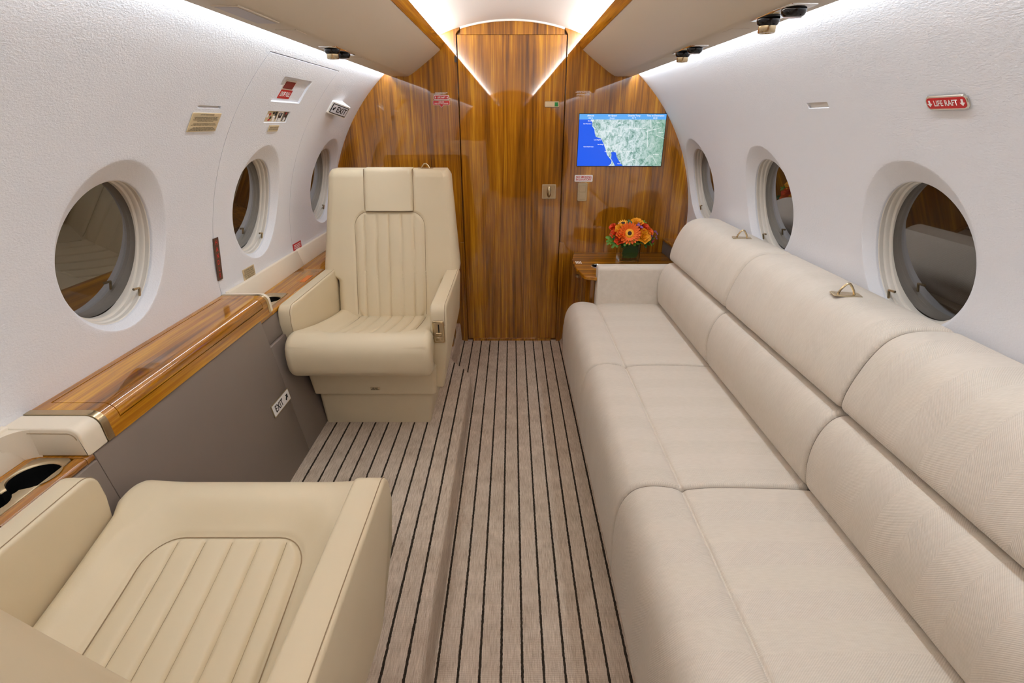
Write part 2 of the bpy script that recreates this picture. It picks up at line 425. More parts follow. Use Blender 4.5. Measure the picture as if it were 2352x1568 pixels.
# ------------------------------------------------------------------ cabin lining: curved cells with window openings and pockets
WIN_L = [1.078+0.6525*k for k in range(-6, 3)]
WIN_R = [1.060+0.654*k for k in range(-6, 3)]
PHI_C, WA, WB = 13.8, 0.142, 10.2          # window centre angle, half width (m), half height (deg)
LA, LB, LC = 0.166, 12.4, 15.2              # soft outer lip of the window recess
def phis_in(a, b):
    return [a]+[x for x in [k*0.5 for k in range(-120, 180)] if a+0.1 < x < b-0.1]+[b]
def cell(g, side, y0, y1, p0, p1):
    ps = phis_in(p0, p1); vs = []; fs = []
    for p in ps: vs += [wp(side, y0, p), wp(side, y1, p)]
    for i in range(len(ps)-1): fs.append((2*i, 2*i+1, 2*i+3, 2*i+2))
    g.add(vs, fs)
def win_cell(g, side, y0, y1, p0, p1, yc):
    ps = phis_in(p0, p1); B = []
    ny = 26
    B += [(y0+(y1-y0)*k/ny, p0) for k in range(ny)]
    B += [(y1, p) for p in ps[:-1]]
    B += [(y1-(y1-y0)*k/ny, p1) for k in range(ny)]
    B += [(y0, p) for p in reversed(ps[1:])]
    n = len(B); rings = []
    ang = [math.atan2((p-LC)/LB, (y-yc)/LA) for y, p in B]
    for t in (0, .3, .6, .85, 1.0):
        rings.append([wp(side, B[i][0]*(1-t)+(yc+LA*math.cos(ang[i]))*t, B[i][1]*(1-t)+(LC+LB*math.sin(ang[i]))*t) for i in range(n)])
    # soft roll into the opening, then a short straight return
    for t, dr in ((.06, .0004), (.15, .002), (.35, .0062), (.6, .0115), (.82, .0155), (.94, .0178), (1.0, .0190), (1.006, .0194), (1.02, .0200), (1.022, .028)):
        rings.append([wp(side, yc+(LA*(1-t)+WA*t)*math.cos(ang[i]), (LC*(1-t)+PHI_C*t)+(LB*(1-t)+WB*t)*math.sin(ang[i]), dr) for i in range(n)])
    vs = [v for r in rings for v in r]; fs = []
    for k in range(len(rings)-1):
        for i in range(n):
            j = (i+1) % n; fs.append((k*n+i, k*n+j, (k+1)*n+j, (k+1)*n+i))
    g.add(vs, fs)
def rim(g, side, y0, y1, p0, p1, d=0.012):       # turn the edge of an opening or panel outwards
    loop = [(y0, p) for p in phis_in(p0, p1)]+[(y1, p) for p in reversed(phis_in(p0, p1))]
    n = len(loop)
    g.add([wp(side, y, p) for y, p in loop]+[wp(side, y, p, d) for y, p in loop], [(i, (i+1) % n, n+(i+1) % n, n+i) for i in range(n)])
PLO, PHI_T = -42.0, 62.0
def lining(g, side, y0, y1, p0, p1, wins, holes=()):
    if wins and holes and p1 > 30:
        lining(g, side, y0, y1, p0, 30.0, wins, [h for h in holes if h[3] < 30]); lining(g, side, y0, y1, 30.0, p1, [], [h for h in holes if h[2] > 30]); return
    cuts = sorted(set([y0, y1]+[c+d for c in wins if y0 < c < y1 for d in (-.1705, .1705)]+[v for h in holes for v in h[:2]]))
    for a, b in zip(cuts, cuts[1:]):
        c = [x for x in wins if abs((a+b)/2-x) < 1e-3 and b-a > .33]
        hs = [h for h in holes if h[0]-1e-6 <= a and b <= h[1]+1e-6]
        lo = p0
        if c and p1 >= 30: cell(g, side, a, b, p0, 1.5); win_cell(g, side, a, b, 1.5, 30.0, c[0]); lo = 30.0
        for h in sorted(hs, key=lambda h: h[2]):
            cell(g, side, a, b, lo, h[2]); lo = h[3]
        if p1-lo > .01: cell(g, side, a, b, lo, p1)
    for h in holes: rim(g, side, *h, d=0.0075)
def pocket(name, side, h, depth, mat, parent):
    g = G(); y0, y1, p0, p1 = h; vs = [wp(side, y, p, depth) for y, p in ((y0, p0), (y1, p0), (y1, p1), (y0, p1))]
    e = .003; vs = [wp(side, y, p, depth) for y, p in ((y0-e, p0-.2), (y1+e, p0-.2), (y1+e, p1+.2), (y0-e, p1+.2))]
    g.add(vs, [(0, 1, 2, 3)])
    return g.build(name, mat, parent, smooth=None)
def snap(h): return (h[0], h[1], round(h[2]*2)/2, max(round(h[3]*2)/2, round(h[2]*2)/2+.5))   # on the mesh's own angle grid
def hole_px(x0, y0, x1, y1, flip=False):           # pocket from two opposite photo corners
    a, b = onwall(x0, y0), onwall(x1, y1)
    return snap((min(a.y, b.y), max(a.y, b.y), min(phi_of(a), phi_of(b)), max(phi_of(a), phi_of(b))))

EX0, EX1, EXT = 1.454, 2.006, 46.5
slotL = hole_px(457, 239, 505, 252); slotR = hole_px(1852, 237, 1906, 250)
g = G()
lining(g, -1, Y_FWD, EX0, PLO, PHI_T, WIN_L, [slotL])
cell(g, -1, EX0, EX1, EXT, PHI_T); cell(g, -1, EX0, EX1, PLO, -4.0)
lining(g, -1, EX1, Y_AFT, PLO, PHI_T, WIN_L)
rim(g, -1, EX0, EX1, -4.0, EXT, 0.012)
wall_left = struct(g.build('wall_left', 'wall_felt', smooth=60, merge=0.0004))
wall_left['label'] = 'white felt covered curved side wall above the wooden ledge'
pocket('pocket', -1, slotL, 0.006, 'frame_white', wall_left)
g = G(); lining(g, 1, Y_FWD, Y_AFT, PLO, PHI_T, WIN_R, [slotR])
wall_right = struct(g.build('wall_right', 'wall_felt', smooth=60, merge=0.0004))
wall_right['label'] = 'white felt covered curved side wall behind the sofa'
pocket('pocket', 1, slotR, 0.006, 'frame_white', wall_right)

# emergency exit hatch, flush in the left lining, with its own window
hr = hole_px(630, 234, 704, 183); hr = (onwall(622, 232).y, onwall(688, 237).y, phi_of(onwall(625, 233)), phi_of(onwall(655, 176)))
hr = snap(hr)
hp = (onwall(605, 282).y, onwall(655, 285).y, phi_of(onwall(630, 283)), phi_of(onwall(640, 253)))
hp = snap(hp)
GAP = 0.0022
g = G(); lining(g, -1, EX0+GAP, EX1-GAP, -3.8, EXT-0.22, WIN_L, [hp, hr]); rim(g, -1, EX0+GAP, EX1-GAP, -3.8, EXT-0.22, 0.010)
hatch = struct(g.build('door_2', 'wall_felt', smooth=60, merge=0.0004))
hatch['label'] = 'flush emergency exit hatch in the side wall with recessed red pull handle'
g = G(); vs = [];
for p in phis_in(-6, EXT+2): vs += [wp(-1, EX0-.03, p, .0125), wp(-1, EX1+.03, p, .0125)]
# dark backing is a frame behind the gap only, so the window tunnel stays clear
def backing(y0, y1, p0, p1):
    ps = phis_in(p0, p1); v = []
    for p in ps: v += [wp(-1, y0, p, .0125), wp(-1, y1, p, .0125)]
    g.add(v, [(2*i, 2*i+1, 2*i+3, 2*i+2) for i in range(len(ps)-1)])
backing(EX0-.01, EX0+.01, -6, EXT+1); backing(EX1-.01, EX1+.01, -6, EXT+1); backing(EX0-.01, EX1+.01, EXT-1, EXT+1)
g.build('gap_backing', 'wall_felt', hatch, smooth=None)
pocket('handle_recess', -1, hr, 0.007, 'wall_felt', hatch)
pocket('placard_recess', -1, hp, 0.004, 'frame_white', hatch)

# windows
def window(idx, side, yc):
    root = bpy.data.objects.new('window_%d' % idx, None); COL.objects.link(root); root.location = wp(side, yc, PHI_C, 0.02); struct(root)
    root['label'] = 'oval cabin window with dark night glass in a cream stepped frame'
    n = 96
    def ring(k, dr): return [wp(side, yc+WA*k*math.cos(2*PI*i/n), PHI_C+WB*k*math.sin(2*PI*i/n), dr) for i in range(n)]
    def rings(L):
        v = [p for r in L for p in r]; f = []
        for a in range(len(L)-1):
            for i in range(n): f.append((a*n+i, a*n+(i+1) % n, (a+1)*n+(i+1) % n, (a+1)*n+i))
        return v, f
    G().add(*rings([ring(1.04, .018), ring(1.04, .0235), ring(.995, .0245), ring(.985, .026), ring(.980, .0345), ring(.968, .0360), ring(.960, .0375), ring(.955, .0460), ring(.945, .0475), ring(.925, .0485), ring(.920, .0505), ring(.920, .062)])).build('window_frame', 'frame_white', root, smooth=35)
    a = math.radians(PHI_C); nrm = Vector((side*math.cos(a), 0, math.sin(a))); up = Vector((-side*math.sin(a), 0, math.cos(a)))
    c0 = wp(side, yc, PHI_C)
    def disc(k, d, name, mat):
        vs = [c0+nrm*d+Vector((0, WA*k*math.cos(2*PI*i/n), 0))+up*(R*math.radians(WB)*k*math.sin(2*PI*i/n)) for i in range(n)]
        from_data(name, vs, [tuple(range(n))], mat, root, smooth=None)
    disc(1.0, .0515, 'pane', 'night_glass')
    # small shade pull at the lower aft edge
    q = wp(side, yc+WA*0.60, PHI_C-WB*0.74, .030); inn = -nrm
    g = G().add(*tube([q-nrm*.004+up*(-.012), q-nrm*.004+up*.012, q-nrm*.004+up*.014+Vector((0, -.020, 0))], .0032, 6))
    g.build('shade_pull', 'champagne', root)
    return root
k = 0
for y in WIN_L: k += 1; window(k, -1, y)
for y in WIN_R: k += 1; window(k, 1, y)

# ceiling
g = G(); pp = [PHI_T-1+k*1.6 for k in range(int((180-2*(PHI_T-1))/1.6)+1)]+[180-PHI_T+1]; vs = []
for p in pp:
    a = math.radians(p); vs += [Vector((R*math.cos(a), Y_FWD, ZC+R*math.sin(a))), Vector((R*math.cos(a), Y_AFT, ZC+R*math.sin(a)))]
g.add(vs, [(2*i, 2*i+1, 2*i+3, 2*i+2) for i in range(len(pp)-1)])
ceiling = struct(g.build('ceiling', 'ceiling_white', smooth=60)); ceiling['label'] = 'smooth white vaulted ceiling lit by coves'

# floor: raised platform either side of a dropped aisle, one carpet
def floor_profile(y):
    t = min(max((y-1.93)/0.20, 0), 1); t = t*t*(3-2*t); e = -0.176-0.101*t
    L = [(-0.74, .105), (e-.03, .105), (e-.012, .1035), (e-.006, .100), (e-.003, .092), (e-.0015, .06), (e, .02), (e+.0015, .004), (e+.004, 0.0)]
    Rr = [(.262, 0.0), (.272, .003), (.279, .012), (.282, .05), (.283, .09), (.287, .101), (.296, .105), (.74, .105)]
    return L+Rr
ys = [Y_FWD]+[-1.0, 0.5, 1.5, 1.85]+[1.90+k*.02 for k in range(15)]+[2.25, 2.4, Y_AFT+.01]
vs = []; fs = []
for y in ys: vs += [Vector((x, y, z)) for x, z in floor_profile(y)]
n = 17
for a in range(len(ys)-1):
    for i in range(n-1): fs.append((a*n+i, a*n+i+1, (a+1)*n+i+1, (a+1)*n+i))
floor = struct(G().add(vs, fs).build('floor', 'striped_carpet', smooth=50)); floor['label'] = 'taupe carpet with thin dark stripes running along the cabin'

# ------------------------------------------------------------------ bulkhead with the lavatory door
def arc_pts(x0, x1, n, r=R+.004): return [(x0+(x1-x0)*k/n, ZC+math.sqrt(max(r*r-(x0+(x1-x0)*k/n)**2, 0))) for k in range(n+1)]
DL, DR, DT = -0.2435, 0.2465, 1.466
def plate(prof, y0, y1, bevel=0.0012):
    return sweep(prof, 'Y', [(y0, bevel), (y0+bevel, 0), (y1, 0)])
wall_front = bpy.data.objects.new('wall_front', None); COL.objects.link(wall_front); wall_front.location = (0, Y_AFT, 0); struct(wall_front)
wall_front['label'] = 'glossy wood veneer bulkhead at the end of the cabin'
def side_panel_prof(s, xi, xh):
    pts = [(s*xi, -.02), (s*xi, DT+.002), (s*(xi-.006), DT+.010), (s*xh, DT+.020), (s*xh, ZC+math.sqrt((R+.004)**2-xh**2))]
    n = 26; r = R+.004; a0 = math.asin((ZC-ZC+math.sqrt(r*r-xh*xh))/r)
    for k in range(1, n+1):
        a = a0+(math.radians(-38)-a0)*k/n; pts.append((s*r*math.cos(a), ZC+r*math.sin(a)))
    pts.append((s*.60, -.02)); return pts
G().add(*plate(side_panel_prof(-1, -DL+.002, .229), Y_AFT, Y_AFT+.02)).build('panel', 'bulkhead_veneer', wall_front, smooth=20)
G().add(*plate(side_panel_prof(1, DR+.002, .236), Y_AFT, Y_AFT+.02)).build('panel', 'bulkhead_veneer', wall_front, smooth=20)
hd = [(.233, DT+.0008), (.233, ZC+math.sqrt((R+.004)**2-.233**2))]+[(x, z) for x, z in arc_pts(.233, -.226, 24)][1:]+[(-.226, DT+.0008)]
G().add(*plate(hd, Y_AFT+.004, Y_AFT+.022, .0008)).build('header', 'bulkhead_veneer', wall_front, smooth=20)
G().add(*rbox(-.9, .9, Y_AFT+.028, Y_AFT+.035, -.1, 1.56)).build('backing', 'bulkhead_veneer', wall_front, smooth=None)
arch = [Vector((x, Y_AFT-.004, ZC+math.sqrt((R-.003)**2-x*x))) for x in [-.226+.459*k/30 for k in range(31)]]
G().add(*tube(arch, .0045, 6)).build('arch_bead', 'plastic_white', wall_front)
G().add(*rbox(DL+.03, DR-.03, Y_AFT-.006, Y_AFT+.01, -.002, .012)).build('sill', 'bulkhead_veneer', wall_front)
for x0, x1 in ((DL-.020, DL+.001), (DR-.001, DR+.022)):
    G().add(*rbox(x0, x1, Y_AFT-.010, Y_AFT+.004, 0, .55, .001, 1)).build('door_post', 'bulkhead_veneer', wall_front)

door = bpy.data.objects.new('door_1', None); COL.objects.link(door); door.location = ((DL+DR)/2, Y_AFT, .01); struct(door)
door['label'] = 'tall glossy wood veneer lavatory door with champagne latch'
G().add(*plate([(DL+.002, .010), (DR-.002, .010), (DR-.002, DT), (DL+.002, DT)], Y_AFT+.005, Y_AFT+.022, .0015)).build('door_leaf', 'door_veneer', door, smooth=20)
BF = lambda p: frame(p, (1, 0, 0), (0, 0, 1))
def bpt(px, py, dy=0.0): v = onY(px, py, Y_AFT); v.y += dy; return v
# occupied / vacant slider
M = BF(bpt(1268, 239.5, .0045))
G().add(*slab(.068, .025, .004, .005, 4, .001)).xf(M).build('vacant_slider', 'champagne_satin', door)
sl = [o for o in door.children if o.name.startswith('vacant_slider')][0]
put('slider_plate', slab(.058, .017, .0046, .002, 2), M, 'sign_tan', sl)
put('green_flag', slab(.016, .017, .0052, .0, 2), M @ Matrix.Translation((.020, 0, 0)), 'green_flag', sl)
# latch: square plate with an oval turn knob
M = BF(bpt(1261, 440, .0045))
lp = put('latch', slab(.068, .068, .003, .003, 3, .0008), M, 'champagne_satin', door)
put('latch_recess', slab(.058, .058, .0034, .002, 3), M, 'champagne', lp)
kn = [(0.0001, .0145), (.006, .0135), (.010, .010), (.0115, .004), (.0115, 0)]
vs, fs = lathe([(r, z) for r, z in reversed(kn)], 20)
put('latch_knob', ([Vector((v.x*.95, v.y*2.45, v.z)) for v in vs], fs), M @ Matrix.Translation((0, 0, .003)), 'champagne', lp)
# hinge catch on the left jamb
put('hinge_catch', rbox(-.004, .004, -.012, .012, 0, .006), BF(bpt(1046.5, 136, -.001)), 'black', wall_front)

# rear bulkhead behind the camera (seen only in reflections)
g = G().add(*sweep([(.9*math.cos(2*PI*k/48), ZC+.9*math.sin(2*PI*k/48)) for k in range(48)], 'Y', [(Y_FWD-.02, 0), (Y_FWD, 0)]))
wb_ = struct(g.build('wall_back', 'bulkhead_veneer', smooth=20)); wb_['label'] = 'wood bulkhead closing the far end of the cabin'

# ------------------------------------------------------------------ signs on the bulkhead
def arrow_pts(s, ang=0.0):                 # downward arrow, unit size s
    P = [(-.16, .5), (.16, .5), (.16, -.02), (.45, -.02), (0, -.5), (-.45, -.02), (-.16, -.02)]
    c, q = math.cos(ang), math.sin(ang); return [((x*c-y*q)*s, (x*q+y*c)*s) for x, y in P]
def bars(M, rows, z, t, mat, parent, name='lettering'):
    g = G(); rnd = random.Random(len(rows)*13+int(abs(M.translation.y)*1000))
    for (x0, x1, y, h) in rows:
        x = x0
        while x < x1-0.001:
            wd = min(rnd.uniform(.6, 1.9)*h*2.2, x1-x)
            g.add(*[ (lambda d: ([v+Vector((x+wd/2, y, z)) for v in d[0]], d[1]))(slab(wd, h, t)) ][0]); x += wd+h*.6
    g.xf(M); return g.build(name, mat, parent, smooth=None)
M = BF(bpt(1014, 224))
s = tag(put('life_raft_sign', slab(.072, .0205, .003, .007, 4, .0006), M, 'sign_white'), 'small red LIFE RAFT sign with white rim on the wood bulkhead', 'sign')
put('red_field', slab(.066, .0150, .0034, .005, 4), M, 'sign_red', s)
text('lettering', 'LIFE RAFT', .0105, M @ Matrix.Translation((0, 0, .0038)), 'sign_white', s, xs=.82, bold=.0003)
for q in (-.027, .027): put('arrow', poly(arrow_pts(.009), .0034, .0038), M @ Matrix.Translation((q, 0, 0)), 'sign_white', s)
M = BF(bpt(1014, 236.3))
pl = fillet([(-.039, -.0095), (-.0085, -.0095), (0, -.0195), (.0085, -.0095), (.039, -.0095), (.039, .0095), (-.039, .0095)], [.003, 0, 0, 0, .003, .003, .003], 3)
s = tag(put('extinguisher_sign', sweep(pl, 'Z', [(0, 0), (.002, 0)]), M, 'sign_white'), 'red HALON FIRE EXTINGUISHER sign with a pointer on its lower edge', 'sign')
put('red_field', sweep(insets(pl, .0013), 'Z', [(.0005, 0), (.0024, 0)]), M, 'sign_red', s)
text('lettering', 'HALON\nFIRE EXTINGUISHER', .0078, M @ Matrix.Translation((0, .0005, .0028)), 'sign_white', s, xs=.92, bold=.0001, spacing=.8)
M = BF(bpt(1014, 214.3))
s = tag(text('bulkhead_lettering', 'FIRE EXTINGUISHER IN AFT CLOSET\nAND BEHIND CURTAIN', .0048, M @ Matrix.Translation((0, 0, .0006)), 'sign_white', None, xs=.72, bold=.00012, spacing=.9), 'two lines of tiny white lettering above the red bulkhead signs', 'lettering')
M = BF(bpt(1340, 214))
s = tag(text('bulkhead_lettering', 'LAVATORY NOT TO BE OCCUPIED\nDURING TAXI, TAKEOFF AND LANDING\n\nDOOR MUST BE LATCHED OPEN\nFOR TAXI, TAKEOFF AND LANDING', .0046, M @ Matrix.Translation((0, 0, .0006)), 'sign_white', None, xs=.85, bold=.0001, spacing=.8), 'four lines of tiny white lettering above the map screen', 'lettering')
M = BF(bpt(1340.5, 409.5))
s = tag(put('no_smoking_sign', slab(.088, .031, .002, .004, 4, .0005), M, 'sign_white'), 'white NO SMOKING IN LAVATORY sign in red letters below the screen', 'sign')
text('lettering', 'NO SMOKING\nIN LAVATORY', .0135, M @ Matrix.Translation((0, .0003, .0024)), 'ink_red', s, xs=.88, bold=.0003, spacing=.88)
M = BF(bpt(1337.5, 440.5))
s = tag(put('light_switch', slab(.047, .088, .004, .007, 4, .001), M, 'champagne_satin'), 'tall champagne rocker switch plate under the no smoking sign', 'switch')
put('switch_recess', slab(.036, .076, .0043, .004, 3), M, 'champagne_satin', s)
put('rocker', slab(.031, .036, .0066, .002, 2, .001), M @ Matrix.Translation((0, .0185, 0)), 'champagne_satin', s)
put('rocker', slab(.031, .036, .0060, .002, 2, .001), M @ Matrix.Translation((0, -.0185, 0)), 'champagne_satin', s)

# map screen
tl, br = onY(1331, 262, Y_AFT), onY(1517, 381, Y_AFT)
SX0, SX1, SZ0, SZ1 = .316, .7205, .920, 1.1485
scr = empty('map_screen', ((SX0+SX1)/2, Y_AFT, SZ0), 'wall mounted screen showing a moving map with blue sea and pale green land', 'screen')
cx, cz = (SX0+SX1)/2, (SZ0+SZ1)/2
put('bezel', slab(SX1-SX0+.005, SZ1-SZ0+.005, .003), BF((cx, Y_AFT, cz)), 'black_gloss', scr)
put('sea', slab(SX1-SX0, SZ1-SZ0, .0034), BF((cx, Y_AFT, cz)), 'screen_sea', scr)
def SP(zx, zy):     # zoomed crop of the photo -> screen plane
    p = onY(1200+zx/5.2278, 190+zy/5.2278, Y_AFT); return (p.x-cx, p.z-cz)
coast = [(815, 435), (838, 480), (835, 520), (862, 560), (868, 610), (880, 650), (940, 668), (952, 690), (975, 735), (985, 770), (1000, 810), (1012, 860), (1040, 900), (1070, 935), (1062, 970), (1030, 996), (1110, 996), (1085, 950), (1062, 910), (1068, 860), (1062, 838), (1090, 826), (1120, 838), (1128, 880), (1150, 930), (1180, 965), (1200, 996)]
cp = [SP(x, y) for x, y in coast]; yb = -(SZ1-SZ0)/2
cp = [(x, max(y, yb)) for x, y in cp]+[((SX1-SX0)/2, yb), ((SX1-SX0)/2, (SZ1-SZ0)/2)]
cp.append((cp[0][0], (SZ1-SZ0)/2))
put('land', poly(cp, .0030, .0038), BF((cx, Y_AFT, cz)), 'screen_land', scr, smooth=None)
barh = .0235
put('header_bar', slab(SX1-SX0, barh, .0042), BF((cx, Y_AFT, SZ1-barh/2)), 'screen_bar', scr)
for i, (t, v) in enumerate((('Altitude', '453 ft'), ('Air Speed', '0 mph'), ('Outside Temp', '73 °F'), ('Time to Destination', '00:00'))):
    xx = onY((1356.5, 1406, 1456, 1505)[i], 268, Y_AFT).x
    text('lettering', t, .0100, BF((xx, Y_AFT-.0046, SZ1-.0075)), 'screen_text', scr, bold=.00012)
    text('lettering', v, .0090, BF((xx, Y_AFT-.0046, SZ1-.0178)), 'screen_text', scr)
for t, zx, zy, sz in (('San Francisco', 778, 492, .0068), ('Los Angeles', 900, 684, .0068), ('San Diego', 936, 740, .0068), ('North Pacific Ocean', 792, 768, .0058), ('Sacramento', 822, 457, .0062), ('Baja California', 1030, 824, .0062), ('Las Vegas', 1030, 582, .0056), ('Phoenix', 1165, 633, .0056), ('Mexico', 1335, 920, .0062), ('Kansas', 1630, 480, .0056), ('Oklahoma', 1660, 597, .0056), ('Texas', 1565, 733, .0056), ('San Antonio', 1600, 860, .0056), ('Guaymas', 1160, 970, .0052)):
    p = SP(zx, zy); text('lettering', t, sz, BF((cx+p[0], Y_AFT-.0044, cz+p[1])), 'screen_text', scr, bold=.0001)
for pts in ([(1260, 548), (1480, 548), (1480, 585), (1660, 540)], [(1500, 570), (1600, 562), (1605, 630), (1700, 668)], [(1500, 570), (1500, 770)], [(1000, 765), (1090, 770), (1150, 820), (1330, 822)], [(1480, 920), (1520, 875), (1560, 885), (1610, 975)], [(1285, 440), (1285, 545)], [(1538, 440), (1538, 545)]):
    P = [SP(x, y) for x, y in pts]
    G().add(*tube([Vector((cx+x, Y_AFT-.0040, cz+y)) for x, y in P], .0005, 4)).build('border_line', 'screen_text', scr)

# ------------------------------------------------------------------ overhead bins with valance, coves and service units
def bin_profile(s):
    face = catmull([(-.467, 1.3045), (-.440, 1.3195), (-.405, 1.3435), (-.372, 1.3665), (-.343, 1.388), (-.317, 1.408)], 4, False)
    P = [(-.546, 1.3035), (-.480, 1.3025)]+face+[(-.321, 1.4135), (-.335, 1.418), (-.40, 1.392), (-.47, 1.356), (-.52, 1.327), (-.546, 1.311)]
    return [(x*-s, z) for x, z in P]
ZB = 1.3032
def make_bin(s, label):
    root = empty('overhead_bin', (s*.44, (Y_AFT+Y_FWD)/2, 1.3030), label, 'overhead bin', 'overhead bins along the cabin')
    G().add(*sweep(bin_profile(s), 'Y', stations(Y_FWD, Y_AFT, 0))).build('bin_body', 'bin_cream', root, smooth=25)
    v = fillet([(-.3175, 1.4085), (-.3145, 1.4085), (-.2945, 1.4345), (-.2955, 1.438), (-.3005, 1.438), (-.321, 1.4135)], .0008, 2)
    G().add(*sweep([(x*-s, z) for x, z in v], 'Y', stations(Y_FWD, Y_AFT, 0))).build('valance', 'valance_wood', root, smooth=30)
    G().add(*rbox(min(-s*-.316, -s*-.340), max(-s*-.316, -s*-.340), Y_FWD, Y_AFT, 1.424, 1.428)).build('cove_shelf', 'bin_cream', root, smooth=None)
    return root
binL = make_bin(-1, 'cream overhead bin above the two armchairs with wood valance')
binR = make_bin(1, 'cream overhead bin above the sofa with wood valance')
def bin_plate(root, pts, mat, t, name, inset=.004, matin=None):     # flat unit under the bin; pts = photo corners
    P = [onZ(x, y, ZB) for x, y in pts]
    x0 = min(p.x for p in P); x1 = max(p.x for p in P); ya = sorted(p.y for p in P)
    y0, y1 = (ya[0]+ya[1])/2, (ya[2]+ya[3])/2
    o = G().add(*rbox(x0, x1, y0, y1, ZB-t, ZB+.004, .001, 1)).build(name, mat, root)
    if matin: G().add(*rbox(x0+inset, x1-inset, y0+inset, y1-inset, ZB-t-.0006, ZB, 0)).build('insert', matin, o, smooth=None)
    return (x0, x1, y0, y1), o
r6 = lambda x, y: (400+x*.2126, y*.2126)
r8 = lambda x, y: (1480+x*.18707, y*.18707)
bin_plate(binL, [r6(395, 52), r6(690, 52), r6(1120, 240), r6(885, 243)], 'bin_cream', .0022, 'vent_panel', .0045, 'vent_grey')
def blank(root, x0, x1, y0, y1):
    G().add(*rbox(x0+.0014, x1-.0014, y0+.0014, y1-.0014, ZB-.0010, ZB+.003, .0003, 1)).build('access_cover', 'bin_cream', root)
blank(binL, -.522, -.473, 1.284, 1.348); blank(binL, -.520, -.473, 1.812, 1.980)
blank(binR, .477, .521, 1.798, 1.958); blank(binR, .476, .516, 1.262, 1.320)
def lamp_unit(root, x0, x1, y0, y1, order):
    u = G().add(*rbox(x0, x1, y0, y1, ZB-.003, ZB+.004, .0012, 2)).build('service_unit', 'chrome', root)
    xm = (x0+x1)/2
    for q, yy in enumerate(order):
        vs, fs = lathe([(.0205, 0), (.0210, -.004), (.0190, -.010), (.0150, -.013)], 24)
        G().add(vs, fs).xf(Matrix.Translation((xm, yy, ZB-.002)) @ Matrix.Rotation(.12, 4, 'X')).build('lamp_collar', 'black_gloss', u)
        if q == 0:      # air outlet with a brass knurled ring
            vs, fs = lathe([(.0150, -.012), (.0160, -.013), (.0160, -.0225), (.0148, -.0245), (.009, -.0245), (.007, -.019)], 24)
            G().add(vs, fs).xf(Matrix.Translation((xm, yy, ZB-.002))).build('air_nozzle', 'champagne', u)
        else:
            vs, fs = lathe([(.0155, -.011), (.0145, -.0145), (.002, -.0155)], 24)
            G().add(vs, fs).xf(Matrix.Translation((xm, yy, ZB-.002)) @ Matrix.Rotation(.12, 4, 'X')).build('reading_lens', 'lamp_lens', u)
lamp_unit(binL, -.520, -.473, 1.552, 1.735, (1.592, 1.690))
lamp_unit(binR, .476, .522, 1.528, 1.705, (1.672, 1.568))
lamp_unit(binR, .476, .522, 1.010, 1.172, (1.142, 1.045))

# ------------------------------------------------------------------ left side: grey panel, ledges, console box, cup holders
PLP = lambda z: -.68-.07*(z-.105)/.469           # panel face x at height z
def panel_prof(z0, z1, off=0.0):
    return fillet([(PLP(z0)-off, z0), (PLP(z1)-off, z1), (PLP(z1)-off-.03, z1), (PLP(z0)-off-.03, z0)], .003, 3)
sp = bpy.data.objects.new('trim_1', None); COL.objects.link(sp); sp.location = (-.68, 1.0, .105); struct(sp)
sp['label'] = 'grey brown padded lower side panel below the wooden ledge'
G().add(*sweep(panel_prof(.10, .573), 'Y', stations(.742, 1.3945, .002, 2))).build('panel', 'side_grey', sp)
G().add(*sweep(panel_prof(.10, .5600), 'Y', stations(Y_FWD, .741, .001, 2))).build('panel', 'side_grey', sp)
G().add(*sweep(panel_prof(.10, .4855), 'Y', stations(1.3955, Y_AFT, .002, 2))).build('panel', 'side_grey', sp)
G().add(*sweep(panel_prof(.487, .559, .006), 'Y', stations(1.390, Y_AFT, 0))).build('panel', 'side_grey', sp)

